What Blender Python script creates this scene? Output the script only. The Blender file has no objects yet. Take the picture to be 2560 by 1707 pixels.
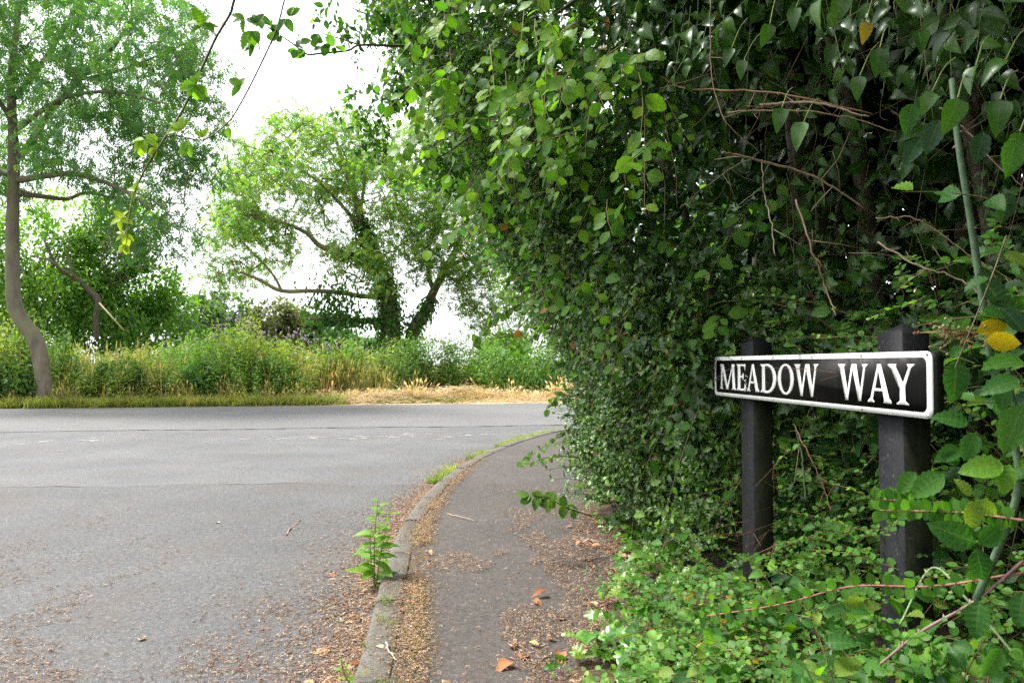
import bpy, math, random
import numpy as np
from mathutils import Vector, Matrix
from mathutils.geometry import delaunay_2d_cdt

rng = np.random.default_rng(11)
random.seed(5)
SC = bpy.context.scene
COL = SC.collection
R = math.radians

# ------------------------------------------------------------------ camera
F = 1961.0                      # focal length in photo pixels (2560 wide)
PITCH = math.atan(57.5 / F)
cam_d = bpy.data.cameras.new('camera')
cam = bpy.data.objects.new('camera', cam_d)
COL.objects.link(cam)
cam_d.sensor_width = 23.5
cam_d.lens = 23.5 * F / 2560
cam_d.clip_start = 0.05
cam_d.clip_end = 5000
cam.location = (0, 0, 1.0)
cam.rotation_euler = (R(90) + PITCH, 0, 0)
cam_d.dof.use_dof = True
cam_d.dof.focus_distance = 3.2
cam_d.dof.aperture_fstop = 8.0
SC.camera = cam

# ------------------------------------------------------------------ sky, sun, exposure
SUN_EL, SUN_AZ = 58.0, -72.0    # overcast: high, broad, from the open side over the road
w = bpy.data.worlds.new('World')
SC.world = w
w.use_nodes = True
nt = w.node_tree
bg = nt.nodes['Background']
sky = nt.nodes.new('ShaderNodeTexSky')
sky.sky_type = 'NISHITA'
sky.sun_disc = False
sky.sun_elevation = R(SUN_EL)
sky.sun_rotation = R(SUN_AZ)
sky.dust_density = 4.0
sky.air_density = 1.0
hs = nt.nodes.new('ShaderNodeHueSaturation')
hs.inputs['Saturation'].default_value = 0.16
nt.links.new(sky.outputs[0], hs.inputs['Color'])
ov = nt.nodes.new('ShaderNodeMix')
ov.data_type = 'RGBA'
ov.inputs[0].default_value = 0.55
ov.inputs[7].default_value = (8.2, 8.4, 8.8, 1)     # even overcast layer
nt.links.new(hs.outputs[0], ov.inputs[6])
nt.links.new(ov.outputs[2], bg.inputs['Color'])
bg.inputs['Strength'].default_value = 0.065
sl = bpy.data.lights.new('sun', 'SUN')
sl.energy = 1.5
sl.angle = R(14)
sl.color = (1.0, 0.97, 0.92)
so = bpy.data.objects.new('sun', sl)
COL.objects.link(so)
_v = Vector((math.sin(R(SUN_AZ)) * math.cos(R(SUN_EL)), math.cos(R(SUN_AZ)) * math.cos(R(SUN_EL)), math.sin(R(SUN_EL))))
so.rotation_euler = _v.to_track_quat('Z', 'Y').to_euler()
so.location = _v * 50

vs = SC.view_settings
vs.view_transform = 'Standard'
vs.look = 'None'
vs.gamma = 1
vs.use_curve_mapping = False
vs.exposure = 2.65
cy = SC.cycles
cy.max_bounces = 7
cy.diffuse_bounces = 4
cy.glossy_bounces = 2
cy.transmission_bounces = 4
cy.transparent_max_bounces = 4
cy.caustics_reflective = False
cy.caustics_refractive = False
cy.use_denoising = False
try:
    cy.denoiser = 'OPENIMAGEDENOISE'
    cy.denoising_input_passes = 'RGB_ALBEDO_NORMAL'
except Exception:
    pass


# ------------------------------------------------------------------ helpers
def A(*v):
    return np.array(v, dtype=float)


def P(px, py, Y):
    """world point seen at photo pixel (px, py) at depth Y"""
    u = (px - 1280) / F
    v = (853.5 - py) / F
    dy = math.cos(PITCH) - v * math.sin(PITCH)
    dz = math.sin(PITCH) + v * math.cos(PITCH)
    t = Y / dy
    return A(u * t, Y, 1.0 + dz * t)


def project(p):
    x, y, z = p[:, 0], p[:, 1], p[:, 2] - 1.0
    d = y * math.cos(PITCH) + z * math.sin(PITCH)
    v = -y * math.sin(PITCH) + z * math.cos(PITCH)
    dd = np.where(d < 0.05, 0.05, d)
    return 1280 + F * x / dd, 853.5 - F * v / dd, d


def nrm(v):
    return v / np.maximum(np.linalg.norm(v, axis=-1, keepdims=True), 1e-9)


def noise2(x, y, s, seed=0):
    """cheap smooth value in about -1..1"""
    r = np.random.default_rng(seed)
    o = np.zeros_like(x, dtype=float)
    for k in range(6):
        a = r.uniform(0, 6.28)
        f = s * (0.6 + 0.45 * k)
        o += np.sin((x * math.cos(a) + y * math.sin(a)) * f + r.uniform(0, 6.28)) / (1 + 0.3 * k)
    return o / 3.0


def build(name, V, faces, mat, parent=None, col=None, rib=None, smooth=False, mat2=None, mat2_faces=None):
    V = np.asarray(V, dtype=np.float32)
    me = bpy.data.meshes.new(name)
    me.vertices.add(len(V))
    me.vertices.foreach_set('co', V.ravel())
    fl = faces if isinstance(faces, (list, tuple)) else [faces]
    fl = [np.asarray(f, dtype=np.int32) for f in fl if len(f)]
    loops = np.concatenate([f.ravel() for f in fl])
    sizes = np.concatenate([np.full(len(f), f.shape[1], dtype=np.int32) for f in fl])
    starts = np.concatenate([[0], np.cumsum(sizes)[:-1]]).astype(np.int32)
    me.loops.add(len(loops))
    me.loops.foreach_set('vertex_index', loops)
    me.polygons.add(len(sizes))
    me.polygons.foreach_set('loop_start', starts)
    if smooth:
        me.polygons.foreach_set('use_smooth', np.ones(len(sizes), dtype=bool))
    if col is not None:
        c = np.ones((len(V), 4), dtype=np.float32)
        c[:, :3] = col
        at = me.attributes.new('col', 'FLOAT_COLOR', 'POINT')
        at.data.foreach_set('color', c.ravel())
    if rib is not None:
        at = me.attributes.new('rib', 'FLOAT', 'POINT')
        at.data.foreach_set('value', np.asarray(rib, dtype=np.float32))
    me.materials.append(mat)
    if mat2 is not None:
        me.materials.append(mat2)
        mi = np.zeros(len(sizes), dtype=np.int32)
        mi[mat2_faces] = 1
        me.polygons.foreach_set('material_index', mi)
    me.update(calc_edges=True)
    return link(name, me, parent)


def link(name, me, parent=None):
    o = bpy.data.objects.new(name, me)
    COL.objects.link(o)
    if parent is not None:
        o.parent = parent
        o.matrix_parent_inverse = Matrix.Translation(-Vector(parent.location))
    return o


def tag(o, label=None, cat=None, group=None, kind=None):
    if label:
        o['label'] = label
    if cat:
        o['category'] = cat
    if group:
        o['group'] = group
    if kind:
        o['kind'] = kind
    return o


def thing(name, label, cat, loc=(0, 0, 0), group=None):
    o = bpy.data.objects.new(name, None)
    COL.objects.link(o)
    o.location = [float(c) for c in loc]
    o.empty_display_size = 0.1
    return tag(o, label, cat, group)


def tubes(Pn, Rn, sides=4):
    """Pn (N,K,3) paths, Rn (N,K) radii -> verts, quads"""
    Pn = np.asarray(Pn, float)
    Rn = np.asarray(Rn, float)
    N, K, _ = Pn.shape
    T = np.empty_like(Pn)
    T[:, 1:-1] = Pn[:, 2:] - Pn[:, :-2]
    T[:, 0] = Pn[:, 1] - Pn[:, 0]
    T[:, -1] = Pn[:, -1] - Pn[:, -2]
    T = nrm(T)
    ref = np.where(np.abs(nrm(Pn[:, -1] - Pn[:, 0])[:, None, 2:3]) > 0.8, A(1, 0.13, 0), A(0.05, 0.1, 1))
    B = nrm(np.cross(T, np.broadcast_to(ref, T.shape)))
    C = np.cross(T, B)
    a = np.arange(sides) * 2 * math.pi / sides
    V = Pn[:, :, None] + Rn[:, :, None, None] * (B[:, :, None] * np.cos(a)[None, None, :, None] + C[:, :, None] * np.sin(a)[None, None, :, None])
    idx = np.arange(N * K * sides).reshape(N, K, sides)
    nx = np.roll(idx, -1, axis=2)
    Q = np.stack([idx[:, :-1], nx[:, :-1], nx[:, 1:], idx[:, 1:]], axis=-1).reshape(-1, 4)
    return V.reshape(-1, 3), Q


def smooth_path(pts, n):
    """Catmull-Rom through pts, n samples"""
    p = np.asarray(pts, float)
    p = np.vstack([2 * p[0] - p[1], p, 2 * p[-1] - p[-2]])
    m = len(p) - 3
    out = []
    for u in np.linspace(0, m, n):
        i = min(int(u), m - 1)
        t = u - i
        a, b, c, d = p[i:i + 4]
        out.append(0.5 * (2 * b + (c - a) * t + (2 * a - 5 * b + 4 * c - d) * t * t + (3 * b - a - 3 * c + d) * t ** 3))
    return np.array(out)


class Bag:
    """collects verts / faces / colours of one mesh"""
    def __init__(self):
        self.V, self.Fs, self.C, self.Rb, self.n = [], [], [], [], 0

    def add(self, V, Fc, col=None, rib=None):
        V = np.asarray(V, float).reshape(-1, 3)
        for f in (Fc if isinstance(Fc, list) else [Fc]):
            self.Fs.append(np.asarray(f) + self.n)
        self.V.append(V)
        self.C.append(np.broadcast_to(A(1, 1, 1) if col is None else np.asarray(col, float), (len(V), 3)))
        self.Rb.append(np.zeros(len(V)) if rib is None else rib)
        self.n += len(V)

    def tube(self, pts, radii, sides=6, col=None):
        pts = np.asarray(pts, float)
        r = np.interp(np.linspace(0, 1, len(pts)), np.linspace(0, 1, len(radii)), radii)
        V, Q = tubes(pts[None], r[None], sides)
        k = len(V)
        self.add(V, [Q, np.arange(k - sides, k)[None, :], np.arange(sides)[None, ::-1]], col)

    def box(self, o, e1, e2, e3, col=None):
        o, e1, e2, e3 = (np.asarray(v, float) for v in (o, e1, e2, e3))
        V = [o + a * e1 + b * e2 + c * e3 for c in (0, 1) for b in (0, 1) for a in (0, 1)]
        self.add(V, np.array([[0, 2, 3, 1], [4, 5, 7, 6], [0, 1, 5, 4], [2, 6, 7, 3], [0, 4, 6, 2], [1, 3, 7, 5]]), col)

    def build(self, name, mat, parent=None, smooth=False):
        d = {}
        for f in self.Fs:
            d.setdefault(f.shape[1], []).append(f)
        return build(name, np.concatenate(self.V), [np.concatenate(v) for v in d.values()], mat, parent,
                     np.concatenate(self.C), np.concatenate(self.Rb), smooth)


# ------------------------------------------------------------------ materials
def new_mat(name):
    m = bpy.data.materials.new(name)
    m.use_nodes = True
    t = m.node_tree
    return m, t, t.nodes, t.links, t.nodes['Principled BSDF']


def nd(t, kind, **kw):
    n = t.nodes.new(kind)
    for k, v in kw.items():
        if k in n.inputs:
            n.inputs[k].default_value = v
        else:
            setattr(n, k, v)
    return n


def ramp(t, fac, stops):
    r = t.nodes.new('ShaderNodeValToRGB')
    e = r.color_ramp.elements
    while len(e) < len(stops):
        e.new(0.5)
    for k, (p, c) in zip(e, stops):
        k.position = p
        k.color = (*c, 1) if len(c) == 3 else c
    t.links.new(fac, r.inputs[0])
    return r


def mixc(t, fac, a, b, mode='MIX'):
    m = t.nodes.new('ShaderNodeMix')
    m.data_type = 'RGBA'
    m.blend_type = mode
    for s, v in ((0, fac), (6, a), (7, b)):
        if hasattr(v, 'links') or hasattr(v, 'is_linked'):
            t.links.new(v, m.inputs[s])
        else:
            m.inputs[s].default_value = v if s == 0 else ((*v, 1) if len(v) == 3 else v)
    return m.outputs[2]


def leaf_mat(name, rough=0.5, spec=0.4, trans=0.4, rib=0.0, nscale=25.0, tcol=(1.5, 1.55, 0.55), coat=0.0):
    m, t, N, L, b = new_mat(name)
    at = nd(t, 'ShaderNodeAttribute', attribute_name='col')
    co = nd(t, 'ShaderNodeTexCoord')
    no = nd(t, 'ShaderNodeTexNoise', Scale=nscale, Detail=2.0)
    L.new(co.outputs['Object'], no.inputs['Vector'])
    rp = ramp(t, no.outputs['Fac'], [(0.3, (0.72, 0.74, 0.72)), (0.7, (1.25, 1.22, 1.2))])
    c = mixc(t, 1.0, at.outputs['Color'], rp.outputs[0], 'MULTIPLY')
    if rib > 0:
        ra = nd(t, 'ShaderNodeAttribute', attribute_name='rib')
        rr = ramp(t, ra.outputs['Fac'], [(0.91, (0, 0, 0)), (0.98, (1, 1, 1))])
        mm = nd(t, 'ShaderNodeMath', operation='MULTIPLY')
        mm.inputs[1].default_value = rib
        L.new(rr.outputs[0], mm.inputs[0])
        c = mixc(t, mm.outputs[0], c, (0.30, 0.38, 0.14))
    L.new(c, b.inputs['Base Color'])
    b.inputs['Roughness'].default_value = rough
    b.inputs['Specular IOR Level'].default_value = spec
    if coat:
        b.inputs['Coat Weight'].default_value = coat
        b.inputs['Coat Roughness'].default_value = 0.22
    if trans > 0:
        tr = nd(t, 'ShaderNodeBsdfTranslucent')
        tc = mixc(t, 1.0, c, tcol, 'MULTIPLY')
        L.new(tc, tr.inputs['Color'])
        mx = nd(t, 'ShaderNodeMixShader')
        mx.inputs[0].default_value = trans
        L.new(b.outputs[0], mx.inputs[1])
        L.new(tr.outputs[0], mx.inputs[2])
        L.new(mx.outputs[0], N['Material Output'].inputs['Surface'])
    return m


def bark_mat(name, c1, c2, scale=8.0, stretch=(1, 1, 0.25), moss=None, bump=0.4):
    m, t, N, L, b = new_mat(name)
    co = nd(t, 'ShaderNodeTexCoord')
    mp = nd(t, 'ShaderNodeMapping', Scale=stretch)
    L.new(co.outputs['Object'], mp.inputs['Vector'])
    no = nd(t, 'ShaderNodeTexNoise', Scale=scale, Detail=5.0, Roughness=0.65)
    L.new(mp.outputs[0], no.inputs['Vector'])
    c = ramp(t, no.outputs['Fac'], [(0.32, c1), (0.68, c2)]).outputs[0]
    if moss:
        n2 = nd(t, 'ShaderNodeTexNoise', Scale=scale * 0.35, Detail=3.0)
        L.new(co.outputs['Object'], n2.inputs['Vector'])
        f = ramp(t, n2.outputs['Fac'], [(0.48, (0, 0, 0)), (0.66, (1, 1, 1))])
        c = mixc(t, f.outputs[0], c, moss)
    L.new(c, b.inputs['Base Color'])
    b.inputs['Roughness'].default_value = 0.85
    bp = nd(t, 'ShaderNodeBump', Strength=bump, Distance=0.02)
    L.new(no.outputs['Fac'], bp.inputs['Height'])
    L.new(bp.outputs[0], b.inputs['Normal'])
    return m


def asphalt_mat(name, dark, mid, light, cell=130.0, stain=(0.080, 0.060, 0.044), stain_amt=0.5, bump=0.5, rough=0.8, patch=0.9):
    m, t, N, L, b = new_mat(name)
    co = nd(t, 'ShaderNodeTexCoord')
    vo = nd(t, 'ShaderNodeTexVoronoi', Scale=cell)
    L.new(co.outputs['Object'], vo.inputs['Vector'])
    sep = nd(t, 'ShaderNodeSeparateColor')
    L.new(vo.outputs['Color'], sep.inputs[0])
    c = ramp(t, sep.outputs[0], [(0.0, dark), (0.55, mid), (0.9, mid), (1.0, light)]).outputs[0]
    big = nd(t, 'ShaderNodeTexNoise', Scale=patch, Detail=6.0, Roughness=0.6)
    L.new(co.outputs['Object'], big.inputs['Vector'])
    c = mixc(t, 1.0, c, ramp(t, big.outputs['Fac'], [(0.3, (0.80, 0.80, 0.81)), (0.72, (1.16, 1.15, 1.13))]).outputs[0], 'MULTIPLY')
    st = nd(t, 'ShaderNodeTexNoise', Scale=1.7, Detail=8.0, Roughness=0.7)
    mp = nd(t, 'ShaderNodeMapping', Location=(3.1, 7.7, 0), Scale=(1.0, 0.55, 1.0))
    L.new(co.outputs['Object'], mp.inputs['Vector'])
    L.new(mp.outputs[0], st.inputs['Vector'])
    f = ramp(t, st.outputs['Fac'], [(0.5, (0, 0, 0)), (0.75, (stain_amt,) * 3)])
    c = mixc(t, f.outputs[0], c, stain)
    fine = nd(t, 'ShaderNodeTexNoise', Scale=34.0, Detail=4.0, Roughness=0.7)
    L.new(co.outputs['Object'], fine.inputs['Vector'])
    c = mixc(t, 1.0, c, ramp(t, fine.outputs['Fac'], [(0.28, (0.6, 0.6, 0.6)), (0.72, (1.32, 1.31, 1.29))]).outputs[0], 'MULTIPLY')
    L.new(c, b.inputs['Base Color'])
    b.inputs['Roughness'].default_value = rough
    b.inputs['Specular IOR Level'].default_value = 0.35
    bp = nd(t, 'ShaderNodeBump', Strength=bump, Distance=0.006)
    L.new(vo.outputs['Distance'], bp.inputs['Height'])
    L.new(bp.outputs[0], b.inputs['Normal'])
    return m


def plain_mat(name, c1, c2, scale=20.0, rough=0.7, spec=0.4, bump=0.0, detail=4.0):
    m, t, N, L, b = new_mat(name)
    co = nd(t, 'ShaderNodeTexCoord')
    no = nd(t, 'ShaderNodeTexNoise', Scale=scale, Detail=detail, Roughness=0.65)
    L.new(co.outputs['Object'], no.inputs['Vector'])
    L.new(ramp(t, no.outputs['Fac'], [(0.32, c1), (0.68, c2)]).outputs[0], b.inputs['Base Color'])
    b.inputs['Roughness'].default_value = rough
    b.inputs['Specular IOR Level'].default_value = spec
    if bump:
        bp = nd(t, 'ShaderNodeBump', Strength=bump, Distance=0.01)
        L.new(no.outputs['Fac'], bp.inputs['Height'])
        L.new(bp.outputs[0], b.inputs['Normal'])
    return m


M_LEAF = leaf_mat('soft_leaf', 0.45, 0.17, 0.5, rib=0.2, tcol=(1.5, 1.7, 0.5))
M_HOLLY = leaf_mat('glossy_leaf', 0.30, 0.36, 0.25, rib=0.3, tcol=(1.4, 1.7, 0.5))
M_IVY = leaf_mat('ivy_leaf', 0.30, 0.36, 0.28, rib=0.16, tcol=(1.4, 1.7, 0.5))
M_LIGHT_BLOCK = leaf_mat('light_block_leaf', 0.5, 0.15, 0.06)  # nearly opaque leaf for the added light-blocking mass
M_FAR = leaf_mat('tree_leaf', 0.45, 0.4, 0.55, nscale=0.6, tcol=(1.6, 1.8, 0.55))
M_WEED = leaf_mat('weed_leaf', 0.6, 0.3, 0.4, nscale=1.2)
M_DRY = leaf_mat('dry_plant', 0.8, 0.2, 0.25, nscale=60, tcol=(1.2, 1.1, 0.8))
M_TWIG = leaf_mat('twig_bark', 0.7, 0.3, 0.0, nscale=60)
M_ASH = bark_mat('ash_bark', (0.075, 0.060, 0.042), (0.165, 0.138, 0.10), 6, moss=(0.12, 0.115, 0.06))
M_ASH2 = bark_mat('lichen_bark', (0.085, 0.07, 0.04), (0.19, 0.155, 0.09), 5, moss=(0.20, 0.17, 0.05))
M_DARKBARK = bark_mat('dark_bark', (0.035, 0.026, 0.018), (0.11, 0.085, 0.06), 22)
M_ROAD = asphalt_mat('road_asphalt', (0.054, 0.055, 0.059), (0.094, 0.095, 0.099), (0.19, 0.187, 0.18), 190)
M_ROAD_NEAR = asphalt_mat('patched_asphalt', (0.044, 0.044, 0.047), (0.080, 0.080, 0.083), (0.19, 0.187, 0.18), 210, stain_amt=0.75)
M_MAIN = asphalt_mat('main_road_asphalt', (0.074, 0.073, 0.075), (0.104, 0.103, 0.105), (0.18, 0.178, 0.172), 80, stain_amt=0.2, bump=0.25, patch=0.35)
M_PAVE = asphalt_mat('footway_asphalt', (0.042, 0.036, 0.033), (0.064, 0.055, 0.050), (0.11, 0.10, 0.095), 180, stain=(0.066, 0.050, 0.040), bump=0.3)
M_KERB = asphalt_mat('kerb_concrete', (0.070, 0.063, 0.053), (0.108, 0.099, 0.086), (0.16, 0.15, 0.135), 260, stain=(0.055, 0.045, 0.032), stain_amt=0.8, bump=0.35, patch=3.0)
M_SOIL = plain_mat('soil', (0.035, 0.025, 0.018), (0.09, 0.065, 0.045), 14, 0.95, 0.1, 0.6)
M_FIELD = plain_mat('field_ground', (0.10, 0.11, 0.035), (0.20, 0.18, 0.08), 0.8, 0.95, 0.1)
M_SEAM = plain_mat('tar_joint', (0.045, 0.043, 0.04), (0.085, 0.08, 0.074), 9, 0.9, 0.2)
M_PAINT = plain_mat('worn_paint', (0.15, 0.147, 0.14), (0.32, 0.31, 0.29), 30, 0.8, 0.2)


# ------------------------------------------------------------------ leaf templates (unit length along +Y, normal +Z)
def strip(ts, ws, fold=0.25, curl=0.12, zw=None, skew=None, tip=0.0):
    n = len(ts)
    V, rib, mid, Lf, Rt = [], [], [], [], []
    for i, (t, wd) in enumerate(zip(ts, ws)):
        z = -curl * t * t + tip * t
        mid.append(len(V)); V.append((0, t, z)); rib.append(1)
        if wd <= 0:
            Lf.append(mid[-1]); Rt.append(mid[-1])
        else:
            dz = fold * wd + (zw[i] if zw else 0)
            sk = skew[i] if skew else 0
            Lf.append(len(V)); V.append((-wd, t + sk, z + dz)); rib.append(0)
            Rt.append(len(V)); V.append((wd, t + sk, z + dz)); rib.append(0)
    T = []
    for i in range(n - 1):
        for S, fl in ((Lf, 0), (Rt, 1)):
            q = [mid[i], mid[i + 1], S[i + 1], S[i]]
            for tri in ((q[0], q[1], q[2]), (q[0], q[2], q[3])):
                if len(set(tri)) == 3:
                    T.append(tri[::-1] if fl else tri)
    V = np.array(V, float)
    T = np.array(T)[:, ::-1]
    return V, T, np.array(rib, float)


def ovate(n, wmax, serr=0.0, pleat=0.0, fold=0.22, curl=0.15, peak=0.4):
    ts = np.linspace(0, 1, n)
    a = math.log(0.5) / math.log(peak)
    ws = wmax * np.sin(np.pi * np.clip(ts, 0, 1) ** a) ** 0.8
    ws[0] = ws[-1] = 0
    zw = [pleat * (1 if i % 2 else -1) for i in range(n)]
    sk = [0.0] * n
    if serr:
        ws = ws * np.array([1 + serr * (1 if i % 2 else -1) for i in range(n)])
        sk = [0.035 if i % 2 else 0.0 for i in range(n)]
    return strip(ts, ws, fold, curl, zw, sk)


def holly_tpl(n, seed):
    r = random.Random(seed)
    ts = np.linspace(0, 1, n)
    ws, zw, sk = [], [], []
    for i, t in enumerate(ts):
        env = 0.27 * math.sin(math.pi * t ** 0.85) ** 0.6 if 0 < t < 1 else 0
        sp = i % 2 == 1
        ws.append(env * (1.28 if sp else 0.62) if 0 < t < 1 else 0)
        zw.append((0.10 if sp else -0.05) * r.uniform(0.6, 1.2))
        sk.append(0.05 if sp else 0)
    return strip(ts, ws, 0.3, 0.2, zw, sk)


def ivy_tpl(lobes=True):
    if lobes:
        pts = [(0, 0.0), (0.20, -0.10), (0.40, 0.02), (0.46, 0.22), (0.27, 0.32), (0.44, 0.56), (0.22, 0.60), (0.13, 0.82), (0, 1.0)]
    else:
        pts = [(0, 0.0), (0.22, -0.06), (0.40, 0.10), (0.42, 0.30), (0.33, 0.52), (0.2, 0.74), (0, 1.0)]
    ring = pts + [(-x, y) for x, y in pts[-2:0:-1]]
    V = [(0, 0.34, 0.05)]
    rib = [1]
    for x, y in ring:
        V.append((x, y, 0.30 * abs(x) - 0.32 * y * y + (0.05 if abs(x) > 0.3 else 0)))
        rib.append(1 if abs(x) < 1e-6 else 0)
    k = len(ring)
    T = [(0, 1 + i, 1 + (i + 1) % k) for i in range(k)]
    return np.array(V, float), np.array(T), np.array(rib, float)


def compound(nl, leaf=0.3, spread=0.9, droop=0.25):
    """pinnate leaf: nl leaflets of two triangles each"""
    V, T = [], []
    prs = (nl - 1) // 2
    r = random.Random(nl)
    for i in range(prs + 1):
        t = 0.25 + 0.6 * i / prs
        for sg in ((-1, 1) if i < prs else (0,)):
            b = np.array([0, t, -droop * t * t])
            d = np.array([sg * spread, 0.55 if sg else 1.0, -0.25 - r.uniform(0, 0.25)])
            d = d / np.linalg.norm(d) * leaf * r.uniform(0.85, 1.15)
            s = np.cross(d, [0, 0, 1]); s = s / np.linalg.norm(s) * leaf * 0.25
            k = len(V)
            V += [b, b + d * 0.45 + s, b + d, b + d * 0.45 - s]
            T += [(k, k + 1, k + 2), (k, k + 2, k + 3)]
    return np.array(V), np.array(T), np.zeros(len(V))


TPL = {
    'holly': holly_tpl(8, 1), 'holly_b': holly_tpl(10, 2),
    'ivy': ivy_tpl(True), 'ivy_plain': ovate(9, 0.33, 0, 0.008, 0.42, 0.42, 0.3),
    'bramble': ovate(14, 0.31, 0.06, 0.022, 0.34, 0.30, 0.42),
    'hazel': ovate(9, 0.36, 0.06, 0.010, 0.12, 0.2, 0.48),
    'round': ovate(6, 0.38, 0, 0, 0.15, 0.1, 0.45),
    'lance': ovate(6, 0.13, 0, 0, 0.3, 0.25, 0.4),
    'oval': ovate(5, 0.27, 0, 0, 0.3, 0.15, 0.42),
    'small': strip([0, 0.45, 1], [0, 0.28, 0], 0.35, 0.12),
    'ash': compound(9), 'ash_small': compound(5, 0.36),
    'curled': strip([0, .2, .4, .6, .8, 1], [0, .24, .30, .27, .17, 0], 0.75, 0.5, [0, .03, -.03, .04, -.02, 0]),
}


def frames(yd, nm):
    Y = nrm(yd)
    Z = nm - (nm * Y).sum(-1, keepdims=True) * Y
    Z = nrm(Z)
    X = np.cross(Y, Z)
    return X, Y, Z


def jit(n, s):
    return rng.normal(0, s, (n, 3))


def clear_sign(q):
    """the nameplate and post fronts are kept free of leaves"""
    tpl, pos, yd, nm, sc, ci, vis = q
    tip = pos + nrm(yd) * sc[:, None]
    cut = np.zeros(len(pos), bool)
    for pt in (pos, (pos + tip) / 2, tip):
        px, py, d = project(pt)
        m = sc * F / np.maximum(d, .1) * .3
        ahead = pt[:, 0] < 1.117 - 0.0887 * pt[:, 1] + .06
        t = np.clip((px - 1788) / 544, 0, 1)
        cut |= ahead & (px > 1786 - m) & (px < 2330 + m * .3) & (py > 893 - 14 * t - m * .6) & (py < 990 + 60 * t + m * .6)
        ahead2 = pt[:, 0] < 1.147 - 0.0887 * pt[:, 1] + .08
        keep = (rng.random(len(pos)) < .12) | (vis > 1.25)
        cut |= ahead2 & ~keep & (px > 1846 - m * .6) & (px < 1932 + m * .3) & (py > 840 - m) & (py < 1380)
        cut |= ahead2 & ~keep & (px > 2186 - m * .6) & (px < 2320 + m * .3) & (py > 805 - m) & (py < 1290)
    k = ~cut
    return tpl, pos[k], yd[k], nm[k], sc[k], ci[k], vis[k]


class Leaves:
    def __init__(self, palette):
        self.pal = np.asarray(palette, float)
        self.d = []

    def add(self, tpl, pos, yd, nm, sc, ci=None, vis=1.0, w=None):
        pos = np.asarray(pos, float).reshape(-1, 3)
        n = len(pos)
        yd = np.broadcast_to(np.asarray(yd, float), (n, 3))
        nm = np.broadcast_to(np.asarray(nm, float), (n, 3))
        sc = np.broadcast_to(np.asarray(sc, float), (n,))
        if ci is None:
            ci = rng.choice(len(self.pal), n, p=w)
        ci = np.broadcast_to(np.asarray(ci, int), (n,))
        self.d.append((tpl, pos, yd, nm, sc, ci, np.broadcast_to(vis, (n,))))

    def finish(self, root, mat, nparts=300, stuff='foliage', part='leaf', minpx=11):
        sel = []
        self.d = [clear_sign(q) for q in self.d]
        for k, (tpl, pos, yd, nm, sc, ci, vis) in enumerate(self.d):
            px, py, dp = project(pos + nrm(yd) * sc[:, None] * 0.5)
            s = np.where((px > 0) & (px < 2560) & (py > 0) & (py < 1707) & (dp > 0.3), sc * F / np.maximum(dp, 0.1), 0) * vis
            sel.append(s)
        allp = np.concatenate(sel)
        thr = minpx
        if (allp > thr).sum() > nparts:
            thr = np.sort(allp)[-nparts] if nparts else 1e9
        if nparts == 0:
            thr = 1e9
        cache = {}
        bag = Bag()
        for (tpl, pos, yd, nm, sc, ci, vis), s in zip(self.d, sel):
            V, T, rib = TPL[tpl]
            X, Y, Z = frames(yd, nm)
            big = s >= thr
            for i in np.nonzero(big)[0]:
                key = (tpl, int(ci[i]))
                if key not in cache:
                    o = build(part, V, T, mat, root, np.broadcast_to(self.pal[ci[i]], (len(V), 3)), rib, True)
                    cache[key] = o.data
                else:
                    o = link(part, cache[key], root)
                m = Matrix.Identity(4)
                for c, ax in enumerate((X[i], Y[i], Z[i])):
                    for r_ in range(3):
                        m[r_][c] = float(ax[r_] * sc[i])
                for r_ in range(3):
                    m[r_][3] = float(pos[i][r_])
                o.matrix_basis = m
            q = np.nonzero(~big)[0]
            if len(q) == 0:
                continue
            W = pos[q][:, None] + sc[q][:, None, None] * (V[None, :, 0:1] * X[q][:, None] + V[None, :, 1:2] * Y[q][:, None] + V[None, :, 2:3] * Z[q][:, None])
            k = len(V)
            Tt = (T[None] + (np.arange(len(q)) * k)[:, None, None]).reshape(-1, 3)
            cc = self.pal[ci[q]] * rng.uniform(0.8, 1.2, (len(q), 1))
            bag.add(W.reshape(-1, 3), Tt, np.repeat(cc, k, axis=0), np.tile(rib, len(q)))
        if bag.n:
            o = bag.build(stuff, mat, root, True)
            o['kind'] = 'stuff'


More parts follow.
